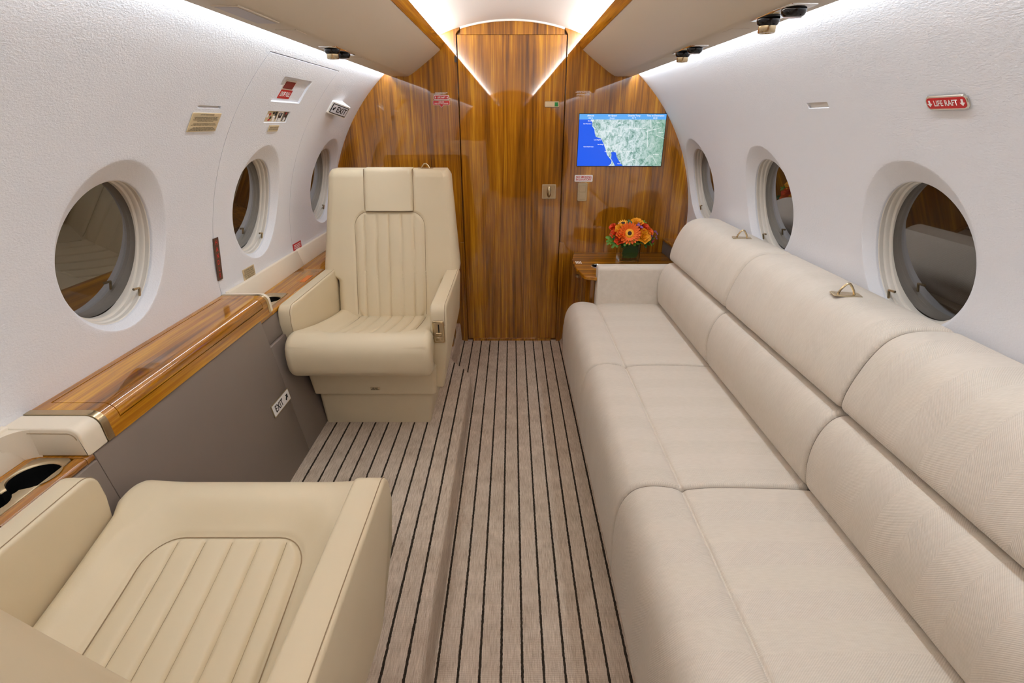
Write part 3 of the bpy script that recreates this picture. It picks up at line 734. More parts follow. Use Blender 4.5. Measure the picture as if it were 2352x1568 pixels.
led = empty('side_ledge', (-.80, 1.2, .558), 'long wooden side ledge under the windows with flush cup holders', 'ledge')
def ledge_board(y0, y1):
    pr = fillet([(-.8800, .5585), (-.7520, .5585), (-.7520, .5740), (-.8800, .5740)], [0, .005, .0065, 0], 4)
    return G().add(*sweep(pr, 'Y', stations(y0, y1, .0008, 2))).build('board', 'ledge_wood', led)
for y0, y1 in ((Y_FWD, -1.2), (-1.1985, -.2), (-.1985, .5655), (1.6505, 1.9635), (1.965, Y_AFT)): ledge_board(y0, y1)
ledge_board(.7265, 1.478)
def cup_plate(y0, y1, cbig, csm, rb, rs):
    """champagne plate with a figure-eight well between the ledge boards"""
    x0, x1 = -.8405, -.772
    for a, b in ((-.8800, x0-.0005), (x1+.0005, -.7520)):
        pr = fillet([(a, .5585), (b, .5585), (b, .5740), (a, .5740)], [0, .005 if b > -.76 else 0, .0065 if b > -.76 else 0, 0], 3)
        G().add(*sweep(pr, 'Y', stations(y0, y1, 0))).build('board', 'ledge_wood', led)
    P0, P1 = Vector((cbig[0], cbig[1])), Vector((csm[0], csm[1])); d = (P1-P0); L = d.length; ax = d.normalized()
    t0 = (L*L+rb*rb-rs*rs)/(2*L); wc = P0+ax*min(max(t0, L*.3), L*.9)
    n = 64; inner = []
    for i in range(n):
        a = 2*PI*i/n; dr = Vector((math.cos(a), math.sin(a))); best = 0.0
        for c, r in ((P0, rb), (P1, rs)):
            oc = wc-c; B = oc.dot(dr); Cc = oc.dot(oc)-r*r; disc = B*B-Cc
            if disc > 0: best = max(best, -B+math.sqrt(disc))
        inner.append(wc+dr*max(best, .011))
    rect = fillet([(x0, y0), (x1, y0), (x1, y1), (x0, y1)], .010, 5); outer = []
    for i in range(n):
        a = 2*PI*i/n; dr = Vector((math.cos(a), math.sin(a))); best = 1e9
        for k in range(len(rect)):
            p, q = Vector(rect[k]), Vector(rect[(k+1) % len(rect)]); e = q-p; den = dr.x*e.y-dr.y*e.x
            if abs(den) < 1e-12: continue
            w_ = p-wc; t = (w_.x*e.y-w_.y*e.x)/den; u = (w_.x*dr.y-w_.y*dr.x)/den
            if t > 0 and -1e-6 <= u <= 1+1e-6: best = min(best, t)
        outer.append(wc+dr*best)
    def ring(P, z, k=0.0): return [Vector((p.x, p.y, z))+((Vector((p.x, p.y, 0))-Vector((wc.x, wc.y, 0))).normalized()*k) for p in P]
    rs_ = [ring(outer, .5660), ring(outer, .5752), ring(outer, .5762, -.001), ring(inner, .5762, .003), ring(inner, .5752, .001), ring(inner, .5720)]
    vs = [v for r in rs_ for v in r]; fs = []
    for k in range(len(rs_)-1):
        for i in range(n): fs.append((k*n+i, k*n+(i+1) % n, (k+1)*n+(i+1) % n, (k+1)*n+i))
    pl_ = G().add(vs, fs).build('cup_holder', 'champagne_satin', led, smooth=50)
    rs_ = [ring(inner, .5725), ring(inner, .5140), ring(inner, .5090, -.004)]
    vs = [v for r in rs_ for v in r]; fs = []
    for k in range(2):
        for i in range(n): fs.append((k*n+i, k*n+(i+1) % n, (k+1)*n+(i+1) % n, (k+1)*n+i))
    fs.append(tuple(2*n+i for i in range(n)))
    G().add(vs, fs).build('well', 'black', pl_, smooth=50)
cup_plate(.5665, .7255, (-.801, .677), (-.811, .609), .036, .026)
cup_plate(1.4785, 1.650, (-.808, 1.584), (-.800, 1.512), .036, .026)
# little orange placard on the ledge by the chair
M = frame((-.775, 1.825, .5742), (0, 1, 0), (-1, 0, 0))
oT = tag(put('orange_placard', slab(.085, .020, .0012, .002, 2), M, 'orange_tag'), 'narrow orange placard on the wooden ledge beside the armchair', 'placard')

con = empty('console_box', (-.82, 1.12, .5745), 'raised wooden console box with a hinged lid and champagne end bands', 'console')
def box_prof(grow=0.0):
    return fillet([(-.8840, .5745), (-.7475, .5745), (-.7510-.0, .6325), (-.8845, .6325)], [0, .003, .024, 0], 8)
BP = box_prof()
def part_prof(i0, i1, depth=.006):
    seg = BP[i0:i1+1]; ins = insets(BP, depth)[i0:i1+1]; return seg+list(reversed(ins))
# split the outline by height / x: front strip (below the lid), lid (front curve + top), rear strip
def idx(fn): return [i for i, p in enumerate(BP) if fn(p)]
def clip_chain(z_lo, x_hi_start, x_lo):       # chain over the front and the top between a front height and a rear x
    f0 = (-.7475+(-.0035)*((z_lo-.5745)/.058), z_lo)
    mid = [p for p in BP if p[1] > max(z_lo+.001, .585) and p[0] > -.86]
    return [f0]+mid+[(x_lo, .6325)]
def shell(chain, d):
    out = []
    for i, p in enumerate(chain):
        a = Vector(chain[max(i-1, 0)]); b = Vector(chain[min(i+1, len(chain)-1)]); t = (b-a).normalized()
        out.append((p[0]-(t.y)*d*1.0, p[1]+t.x*d*1.0)) if False else out.append(tuple(Vector(p)+Vector((-t.y, t.x))*d))
    return chain+list(reversed(out))
full = clip_chain(.5745, 0, -.8845)
lidc = clip_chain(.6042, 0, -.8680)
frontc = [(-.7475, .5745), (-.7475+(-.0035)*((.6018-.5745)/.058), .6018)]
rearc = [(-.8708, .6325), (-.8845, .6325)]
CY0, CY1, LY0, LY1 = .792, 1.450, .8185, 1.4225
G().add(*sweep(shell(lidc, .008), 'Y', stations(LY0+.0018, LY1-.0018, 0))).build('lid', 'ledge_wood', con, smooth=30)
G().add(*sweep(shell(frontc, .008), 'Y', stations(LY0, LY1, 0))).build('front_strip', 'ledge_wood', con, smooth=30)
G().add(*sweep(shell(rearc, .008), 'Y', stations(LY0, LY1, 0))).build('rear_strip', 'ledge_wood', con, smooth=30)
for a, b in ((CY0, LY0), (LY1, CY1)): G().add(*sweep(shell(full, .008), 'Y', stations(a, b, 0))).build('end_strip', 'ledge_wood', con, smooth=30)
G().add(*sweep(insets(BP, .0083), 'Y', stations(CY0, CY1, 0))).build('core', 'ledge_wood', con, smooth=30)
for a, b in ((.7765, CY0), (CY1, 1.4625)):
    G().add(*sweep(insets(BP, -.0008), 'Y', stations(a, b, 0))).build('metal_band', 'champagne', con, smooth=30)
for a, b in ((.731, .7765), (1.4625, 1.4795)):
    G().add(*sweep(insets(BP, .0003), 'Y', stations(a, b, .004, 3))).build('leather_end', 'belt_leather', con, smooth=40)
# seam on the near leather end
prf = insets(BP, -.0004); seam = [Vector((x, .7455, z)) for x, z in BP if z > .58]
G().add(*tube([Vector((x+(.004 if False else 0), .7305, z)) for x, z in insets(BP, .010) if z > .59], .0008, 5)).build('stitching', 'leather_seam_and_shade', con)

# leather belt strip between ledge and wall lining
bt = bpy.data.objects.new('trim_2', None); COL.objects.link(bt); bt.location = (-.87, 1.0, .56); struct(bt)
bt['label'] = 'cream leather strip between the wooden ledge and the window wall'
bp_ = fillet([(-.8830, .5738), (-.8550, .5738), (-.8735, .6355), (-.8845, .6355)], [0, .001, .003, 0], 3)
for a, b in ((Y_FWD, .735), (1.477, 2.0165), (2.0175, Y_AFT)):
    G().add(*sweep(bp_, 'Y', stations(a, b, .001, 2))).build('belt', 'belt_leather', bt)
# cove where the belt turns into the leather end block of the console
g = G()
pr = [(-.8760, .7335), (-.8760, .696)]+[(-.8640+.032*(1-math.cos(k/8*PI/2)), .7005+.031*math.sin(k/8*PI/2)) for k in range(9)]
G().add(*sweep(pr, 'Z', [(.5738, 0), (.630, 0)])).build('belt_corner', 'belt_leather', bt, smooth=50)

# right side lower lining behind the sofa and the floor-level base are hidden by the sofa

# ------------------------------------------------------------------ placards on the left wall and hatch
def wall_plate(name, px, py, w_, h_, mat, label, t=.0015, r=0.0, parent=None, dz=0.0008):
    M = wall_frame(px, py) @ Matrix.Translation((0, 0, dz)); o = put(name, slab(w_, h_, t, r, 3), M, mat, parent)
    if label: tag(o, label, 'placard')
    return o, M
def yspan(p, q): return abs(onwall(*p).y-onwall(*q).y)
wA = (yspan((428, 303), (493, 301))+yspan((441, 258), (508, 257)))/2; hA = (onwall(435, 257)-onwall(428, 303)).length*.92
o, M = wall_plate('tan_placard', 468.5, 280, wA, hA, 'sign_tan', 'large tan instruction placard with ten lines of black text on the wall', parent=None)
text('lettering', 'LIFE VEST INSIDE CHAIR BASE\n\nCHAIR SHOULDER HARNESS AND SEAT BELT MUST\nBE WORN FOR TAXI, TAKEOFF AND LANDING.\nPLACE SHOULDER HARNESS OVER LEFT SHOULDER\nAND ATTACH STRAP TO BUCKLE.\n\nCHAIR MUST NOT BE BERTHED OR OCCUPIED\nAS A BERTH DURING TAXI, TAKEOFF AND LANDING.\n\nHEAD MUST BE FORWARD FOR BERTHING.\nBERTHING RESTRAINT IS LOCATED UNDER CHAIR\nCUSHION AND MUST BE USED WHEN CHAIR IS BERTHED.', hA/13.2, M @ Matrix.Translation((0, 0, .0019)), 'ink_black', o, xs=wA/(hA*2.05), bold=.00005, spacing=.92)
# exit handle and sign inside the hatch recess
ya, yb, pa, pb = hr
pc = (pa+pb)/2
def hatch_frame(y, p, dr): 
    a = math.radians(p); return frame(wp(-1, y, p, dr), (0, 1, 0), (math.sin(a), 0, math.cos(a)))
p1, p2 = onwall(668, 199), onwall(658.5, 219.5)
Mh = hatch_frame(p1.y, phi_of(p1), .0065)
hh = put('handle_slot', slab(.078, .036, .0012, .003, 3), Mh, 'frame_white', hatch)
put('red_handle', slab(.068, .024, .0022, .001, 2), Mh, 'dark_red', hh)
Ms = hatch_frame(p2.y, phi_of(p2), .0065)
sg = tag(put('exit_pull_sign', slab(.084, .030, .0012, .001, 2), Ms, 'sign_red'), 'red EXIT PULL sign with white letters in the hatch recess', 'sign')
text('lettering', 'EXIT PULL', .0215, Ms @ Matrix.Translation((0, 0, .0016)), 'sign_white', sg, xs=.74, bold=.0006)
# instruction picture strip in its shallow recess
ya2, yb2, pa2, pb2 = hp; Mi = hatch_frame((ya2+yb2)/2, (pa2+pb2)/2, .0038); wI, hI = yb2-ya2-.004, R*math.radians(pb2-pa2)-.003
ip = tag(put('picture_placard', slab(wI, hI, .0008), Mi, 'sign_tan'), 'picture placard of three drawn panels showing how to open the exit', 'placard')
pic = [(-.24, .0, .44, .92, 'sign_tan'), (.13, 0, .22, .92, 'sign_white'), (.38, 0, .21, .92, 'speaker_grey'), (.10, -.05, .08, .8, 'sign_brown'), (.17, .1, .07, .5, 'ink_black'), (.14, -.3, .1, .28, 'sign_white'), (.36, .05, .07, .75, 'sign_brown'), (.43, -.05, .05, .7, 'ink_black'), (.38, -.25, .08, .35, 'sign_white'), (-.08, .1, .08, .7, 'ink_black'), (-.12, -.2, .09, .5, 'sign_white'), (-.34, .2, .05, .22, 'sign_red'), (-.27, -.12, .05, .2, 'ink_black'), (-.30, -.32, .07, .14, 'sign_red'), (-.43, .05, .04, .3, 'sign_white'), (.11, .22, .05, .2, 'vent_grey'), (-.2, .32, .06, .15, 'ink_black'), (.36, .33, .04, .15, 'sign_red')]
for i, (x, y, ww, h2, mt) in enumerate(pic):
    put('drawing', slab(wI*ww, hI*h2, .0010+.00012*i), Mi @ Matrix.Translation((wI*x, hI*y, 0)) @ Matrix.Rotation(0.0 if i < 3 else ((i*37) % 7-3)*.09, 4, 'Z'), mt, ip, smooth=None)
o, M = wall_plate('tan_placard', 627, 294, .070, .021, 'sign_tan', 'tiny tan placard with two text lines under the exit picture placard')
text('lettering', 'ARMREST MUST NOT BE FULL FWD\nDURING TAXI, TAKEOFF AND LANDING', .0062, M @ Matrix.Translation((0, 0, .0019)), 'ink_black', o, xs=.60, bold=.00004, spacing=.95)
o, M = wall_plate('tan_placard', 571.5, 628.5, .078, .045, 'sign_tan', 'small tan text placard on the hatch just above the leather strip')
text('lettering', 'LIFE VEST INSIDE CHAIR BASE\nPLACE SHOULDER HARNESS\nOVER SHOULDER AND ATTACH\nSTRAP TO BUCKLE. CHAIR MUST\nNOT BE BERTHED FOR TAXI,\nTAKEOFF AND LANDING.', .0072, M @ Matrix.Translation((0, 0, .0019)), 'ink_black', o, xs=.66, bold=.00004, spacing=.9)
o, M = wall_plate('red_placard', 682, 565.5, .082, .032, 'sign_red', 'small red placard with white text lines above the leather strip')
bars(M, [(-.034, .034, .009, .0028), (-.030, .032, .003, .0028), (-.034, .030, -.003, .0028), (-.02, .02, -.009, .0028)], .0015, .0004, 'sign_white', o)
# vertical HANDLE sign beside the hatch edge
o, M = wall_plate('handle_sign', 497.5, 595, .028, .128, 'sign_brown', 'narrow vertical brown HANDLE sign in red letters at the hatch edge', r=.001, dz=.0032)
for i, ch in enumerate('HANDLE'): text('lettering', ch, .019, M @ Matrix.Translation((0, .050-.020*i, .0019)), 'ink_red', o, xs=.85, bold=.0004)
# right wall LIFE RAFT plate
M = wall_frame(2177.5, 233.5)
o = tag(put('life_raft_plate', slab(.088, .0265, .0035, .010, 5, .001), M, 'chrome'), 'oblong red LIFE RAFT plate in a chrome rim on the white wall', 'sign')
put('red_field', slab(.081, .0195, .0040, .006, 4), M, 'sign_red', o)
text('lettering', 'LIFE RAFT', .0145, M @ Matrix.Translation((0, 0, .0044)), 'sign_white', o, xs=.80, bold=.0003)
for q in (-.034, .034): put('arrow', poly(arrow_pts(.0115), .0040, .0044), M @ Matrix.Translation((q, 0, 0)), 'sign_white', o)

# exit sign: wedge housing on the wall, face turned to the aisle
e1, e2 = onwall(764, 230), onwall(748, 258); pe = (e1+e2)/2; a = math.radians(phi_of(pe))
ex = empty('exit_sign', pe, 'white wedge shaped EXIT sign on the wall near the bulkhead', 'sign')
eu = Vector((math.sin(a), 0, math.cos(a))); psi = math.radians(74)
er = Vector((math.cos(a), 0, -math.sin(a)))*math.cos(psi)+Vector((0, 1, 0))*math.sin(psi)
wd, ht = .132, .0537
Mx = frame(pe+er*wd/2, er, eu)
fr8 = fillet([(-wd/2, -ht/2), (wd/2, -ht/2), (wd/2, ht/2), (-wd/2, ht/2)], .006, 4); n = len(fr8)
vs = [Mx @ Vector((x*.97, y*.94, .004)) for x, y in fr8]+[Mx @ Vector((x, y, .001)) for x, y in fr8]
for x, y in fr8:
    q = Mx @ Vector((x, y, 0)); k_ = (R+.004)/math.hypot(q.x, q.z-ZC); vs.append(Vector((q.x*k_, q.y, ZC+(q.z-ZC)*k_)))
fs = [tuple(range(n))]+[(b*n+i, b*n+(i+1) % n, (b+1)*n+(i+1) % n, (b+1)*n+i) for b in range(2) for i in range(n)]
G().add(vs, fs).build('housing', 'plastic_white', ex, smooth=50)
fx = put('face_frame', slab(wd*.84, ht*.74, .0054, .002, 2), Mx, 'black', ex)
put('face', slab(wd*.78, ht*.62, .0060), Mx, 'exit_face', fx)
text('lettering', 'EXIT', ht*.62, Mx @ Matrix.Translation((wd*.09, 0, .0066)), 'ink_black', fx, xs=1.0, bold=.0006)
put('arrow', poly(arrow_pts(ht*.34, -PI/4), .0060, .0066), Mx @ Matrix.Translation((-wd*.30, 0, 0)), 'ink_black', fx)

# floor-level EXIT placard on the grey panel
pe = onpanel(645, 924.5)
upn = Vector((PLP(.4)-PLP(.3), 0, .1)).normalized()
Mp = frame(pe, (0, 1, 0), upn)
o = tag(put('exit_placard', slab(.118, .040, .0022, .002, 2), Mp, 'champagne_satin'), 'white EXIT placard with an arrow on the grey lower side panel', 'sign')
fp = put('face', slab(.112, .034, .0028), Mp, 'sign_white', o)
text('lettering', 'EXIT', .030, Mp @ Matrix.Translation((-.018, -.0005, .0034)), 'ink_black', o, xs=.86, bold=.0006)
put('arrow', poly(arrow_pts(.022, PI*3/4), .0028, .0034), Mp @ Matrix.Translation((.036, 0, 0)), 'ink_black', o)

# ------------------------------------------------------------------ sofa
YS = [.285, .886, 1.490, 2.098]
sofa = empty('sofa', (.55, 1.2, .105), 'three seat cream fabric divan sofa along the window wall', 'sofa')
seat_prof = catmull([(.245, .115), (.236, .19), (.2345, .27), (.243, .335), (.268, .374), (.305, .3865), (.345, .3835), (.368, .3765), (.3775, .3695), (.388, .3765), (.44, .3815), (.55, .3805), (.64, .376), (.668, .365), (.672, .30), (.665, .16), (.60, .112), (.42, .108), (.30, .108)], 5)
lowb_prof = catmull([(.665, .372), (.645, .392), (.634, .44), (.634, .49), (.645, .533), (.664, .560), (.690, .568), (.720, .562), (.735, .53), (.735, .45), (.725, .385), (.695, .365)], 5)
upb_prof = catmull([(.690, .576), (.672, .584), (.669, .605), (.676, .642), (.694, .692), (.716, .728), (.742, .747), (.775, .7545), (.832, .7535), (.858, .745), (.866, .722), (.850, .66), (.80, .60), (.745, .577)], 5)
def seam_path(prof, y, off): return [Vector((x, y, z)) for x, z in insets(prof, -off)]
for i in range(3):
    y0, y1 = YS[i]+.0015, YS[i+1]-.0015
    c = G().add(*sweep(seat_prof, 'Y', stations(y0, y1+(.012 if i == 2 else 0), .012, 4, 3))).build('seat_cushion', 'sofa_fabric', sofa, smooth=60)
    b = G().add(*sweep(lowb_prof, 'Y', stations(y0, y1-(.004 if i == 2 else 0), .012, 4, 3))).build('back_cushion', 'sofa_fabric', sofa, smooth=60)
    u = G().add(*sweep(upb_prof, 'Y', stations(y0, y1, .012 if i < 2 else .02, 4, 3))).build('head_cushion', 'sofa_fabric', sofa, smooth=60)
    if i < 2:
        yy = YS[i+1]
        for nm, pr_, pa_ in (('piping', seat_prof, c), ('piping', lowb_prof, b), ('piping', upb_prof, u)):
            sel = [Vector((x, yy-.0065, z)) for x, z in insets(pr_, .0045)]
            if pr_ is seat_prof: sel = [p for p in sel if p.z > .2 and p.x < .655]
            elif pr_ is lowb_prof: sel = [p for p in sel if p.x < .70]
            else: sel = [p for p in sel if p.x < .82 and (p.z > .70 or p.x < .72)]
            k0 = max(range(len(sel)), key=lambda i: (sel[i]-sel[i-1]).length); sel = sel[k0:]+sel[:k0]
            G().add(*tube(sel, .0026, 6)).build(nm, 'piping', pa_)
G().add(*rbox(.300, .74, .23, 2.09, .104, .17, .004, 2)).build('base', 'sofa_fabric', sofa)
G().add(*rbox(.742, .842, .24, 2.085, .15, .60, .006, 2)).build('back_frame', 'piping', sofa)
G().add(*sweep(fillet([(.842, .55), (.880, .55), (.878, .690), (.842, .690)], .003, 2), 'Y', stations(.24, 2.09, 0))).build('back_shelf', 'belt_leather', sofa)
# far arm: thin upholstered slab with a rolled top
arm = fillet([(2.096, .16), (2.150, .16), (2.150, .546), (2.093, .546)], [.004, .004, .010, .020], 6)
G().add(*sweep(arm, 'X', stations(.372, .742, .010, 3))).build('arm', 'sofa_fabric', sofa, smooth=50)
arm2 = [(2.376-y, z) for y, z in arm]
G().add(*sweep([(y, z) for y, z in arm2], 'X', stations(.372, .742, .010, 3))).build('arm', 'sofa_fabric', sofa, smooth=50)
def loop_hook(p, ax, parent, k=1.0):
    """brass shoulder belt guide: recessed plate with an upright loop; ax = direction the loop spans"""
    ax = Vector(ax).normalized(); sd = Vector((0, 0, 1)).cross(ax); M = frame(p, ax, sd)
    pl_ = put('belt_guide', slab(.060*k, .034*k, .0025, .004, 3, .0008), M, 'champagne_satin', parent)
    put('belt_slot', slab(.046*k, .020*k, .0028, .003, 3), M, 'champagne', pl_)
    P = catmull([(-.017, .001), (-.013, .012), (-.005, .024), (0, .0265), (.005, .024), (.013, .012), (.017, .001)], 4, False)
    put('loop', tube([Vector((x*k, 0, z*k)) for x, z in P], .0026*k, 8), M, 'champagne', pl_)
for px, py in ((1704, 546), (1943, 676)):
    p = onZ(px, py, .7545); p.z = .7535; loop_hook(p, (1, -.25, 0), sofa)

# ------------------------------------------------------------------ side table at the end of the sofa
tab = empty('side_table', (.55, 2.33, 0), 'built in wooden cabinet table between sofa and bulkhead with rounded corner', 'cabinet')
TO = fillet([(.322, Y_AFT-.001), (.2965, 2.42), (.2965, 2.26), (.318, 2.125), (.372, 2.104), (.372, 2.155), (.80, 2.155), (.80, Y_AFT-.001)], [0, .08, .08, .03, 0, 0, 0, 0], 6)
G().add(*sweep(TO, 'Z', [(.480, .004), (.482, .001), (.485, 0), (.491, 0), (.495, .0012), (.497, .004)])).build('table_top', 'table_wood', tab, smooth=50)
TB = fillet([(.350, Y_AFT-.001), (.334, 2.40), (.336, 2.18), (.352, 2.150), (.80, 2.152), (.80, Y_AFT-.001)], [0, .06, .02, .01, 0, 0], 5)
G().add(*sweep(TB, 'Z', [(.106, 0), (.4805, 0)])).build('cabinet_body', 'bulkhead_veneer', tab, smooth=50)
G().add(*rbox(.3525, .372, 2.1455, 2.152, .12, .4805, .001, 1)).build('corner_strip', 'bulkhead_veneer', tab)
for px, py in ((1312.5, 600), (1321.5, 624), (1313, 671)):
    p = onX(px, py, .330); pr = fillet([(-.012, 0), (.012, 0), (.007, .014), (-.010, .010)], .003, 3)
    G().add(*sweep(pr, 'Z', [(0, 0), (.006, 0)])).xf(Matrix.Translation((.335, min(p.y, 2.42), p.z)) @ Matrix.Rotation(PI/2, 4, 'Z')).build('door_pull', 'champagne_satin', tab)
p = onZ(1372, 612, .497)
vs, fs = lathe([(.036, -.001), (.036, .002), (.034, .0034), (.030, .0034), (.0285, .001)], 28, False)
cupo = G().add([Vector((v.x, v.y, v.z+.497)) + Vector((p.x+.004, p.y+.004, 0)) for v in vs], fs).build('cup_holder', 'chrome', tab)
cw = Vector((p.x+.004, p.y+.004, 0))
def bore(o, r, z0, z1):                      # drill a round hole into a finished part
    vs, fs = lathe([(r, z0), (r, z1)], 28); me = bpy.data.meshes.new('cut'); me.from_pydata([tuple(v+cw) for v in vs], [], fs)
    bm = bmesh.new(); bm.from_mesh(me); bmesh.ops.recalc_face_normals(bm, faces=bm.faces); bm.to_mesh(me); bm.free()
    c = bpy.data.objects.new('cut', me); COL.objects.link(c)
    md = o.modifiers.new('bore', 'BOOLEAN'); md.object = c; md.operation = 'DIFFERENCE'; md.solver = 'EXACT'
    dg = bpy.context.evaluated_depsgraph_get(); m2 = bpy.data.meshes.new_from_object(o.evaluated_get(dg))
    m2.polygons.foreach_set('use_smooth', [True]*len(m2.polygons)); m2.set_sharp_from_angle(angle=math.radians(18))
    o.modifiers.clear(); o.data = m2; bpy.data.objects.remove(c); bpy.data.meshes.remove(me)
for o in list(tab.children):
    if o.name.split('.')[0] in ('table_top', 'cabinet_body'): bore(o, .0290, .425, .52)
vs, fs = lathe([(.0288, .4975), (.0286, .440), (.027, .4365), (.001, .4365)], 28, False)
G().add([v+cw for v in vs], fs).build('well', 'black', cupo)
p = onZ(1328, 602.5, .497)
for k in range(4):
    G().add(*rbox(p.x-.012+.0075*k, p.x-.0075+.0075*k, p.y-.022, p.y+.022, .4955, .4976)).xf(Matrix.Identity(4)).build('vent_slit', 'sign_white', tab, smooth=None)
box = empty('corner_box', (.82, 2.36, .497), 'low corner box with wood top and grey side at the end of the table', 'box')
G().add(*rbox(.776, .874, 2.16, Y_AFT-.001, .497, .562, .002, 2)).build('grille', 'speaker_grey', box)
G().add(*rbox(.770, .876, 2.155, Y_AFT-.001, .562, .570, .002, 2)).build('box_top', 'table_wood', box)

# ------------------------------------------------------------------ armchairs
def groove(x, lines, wdt=.0045, dep=.0042): 
    return -sum(dep*math.exp(-((x-l)/wdt)**2) for l in lines)
GL = [-.101, -.053, -.004, .045, .094]
def rr_sd(x, y, cx_, cy_, hx, hy, r):             # signed distance to a rounded rectangle
    qx, qy = abs(x-cx_)-hx+r, abs(y-cy_)-hy+r
    return math.hypot(max(qx, 0), max(qy, 0))+min(max(qx, qy), 0)-r
def insert_relief(x, y, cx_, cy_, hx, hy, r, lines, drop, bulge=.003):
    """pleated inset: soft step down to a stitched outline, then pleats"""
    d = rr_sd(x, y, cx_, cy_, hx, hy, r)
    v = -.0055*math.exp(-(d/.0050)**2)
    if d < 0:
        k = min(-d/.012, 1.0); k = k*k*(3-2*k)
        pl_ = 0.0
        xs = [-hx]+[l for l in lines]+[hx]
        for a_, b_ in zip(xs, xs[1:]):
            if a_ <= x-cx_ <= b_: u = (x-cx_-a_)/(b_-a_); pl_ = bulge*math.sin(PI*u)**.6 if 0 < u < 1 else 0
        v += k*(pl_+groove(x-cx_, lines, .0028, .0042))-drop
    else:
        t_ = max(0, 1-d/.062); v -= drop*t_*t_*(3-2*t_)
    return v
def hf_slab(half, t0, t1, front, thick, r, nx, nz, relief=None):
    """upright upholstered slab: outline half(z), front surface y=front(z), rounded border"""
    us = [0.5-0.5*math.cos(PI*k/nx) if False else k/nx for k in range(nx+1)]
    edge = [0, .012, .028, .05]; us = sorted(set(edge+[1-e for e in edge]+[.05+.9*k/nx for k in range(nx+1)]))
    zs = sorted(set([t0+e for e in (0, .004, .012, .024)]+[t1-e for e in (0, .004, .012, .024)]+[t0+.024+(t1-t0-.048)*k/nz for k in range(nz+1)]))
    vs = []; W = len(us); 
    def rd(d): return r-math.sqrt(max(r*r-(r-min(d, r))**2, 0)) if d < r else 0.0
    for z in zs:
        hh_ = half(z)
        for u in us:
            x = (2*u-1)*hh_; d = min(hh_-abs(x), t1-z, z-t0+.02)
            y = front(z)+rd(max(d, 0))-(relief(x, z) if relief else 0)
            vs.append(Vector((x, y, z)))
    nb = len(vs)
    for z in zs:
        hh_ = half(z)
        for u in us: vs.append(Vector(((2*u-1)*hh_*.985, front(z)+thick-(.012 if z > t1-.02 else 0), z)))
    fs = []; Hn = len(zs)
    for j in range(Hn-1):
        for i in range(W-1):
            a_ = j*W+i; fs.append((a_, a_+1, a_+W+1, a_+W)); fs.append((nb+a_, nb+a_+W, nb+a_+W+1, nb+a_+1))
        for i in (0, W-1):
            a_ = j*W+i; fs.append((a_, a_+W, nb+a_+W, nb+a_))
    for j in (0, Hn-1):
        for i in range(W-1): a_ = j*W+i; fs.append((a_, a_+1, nb+a_+1, nb+a_))
    return vs, fs
FZ = .105
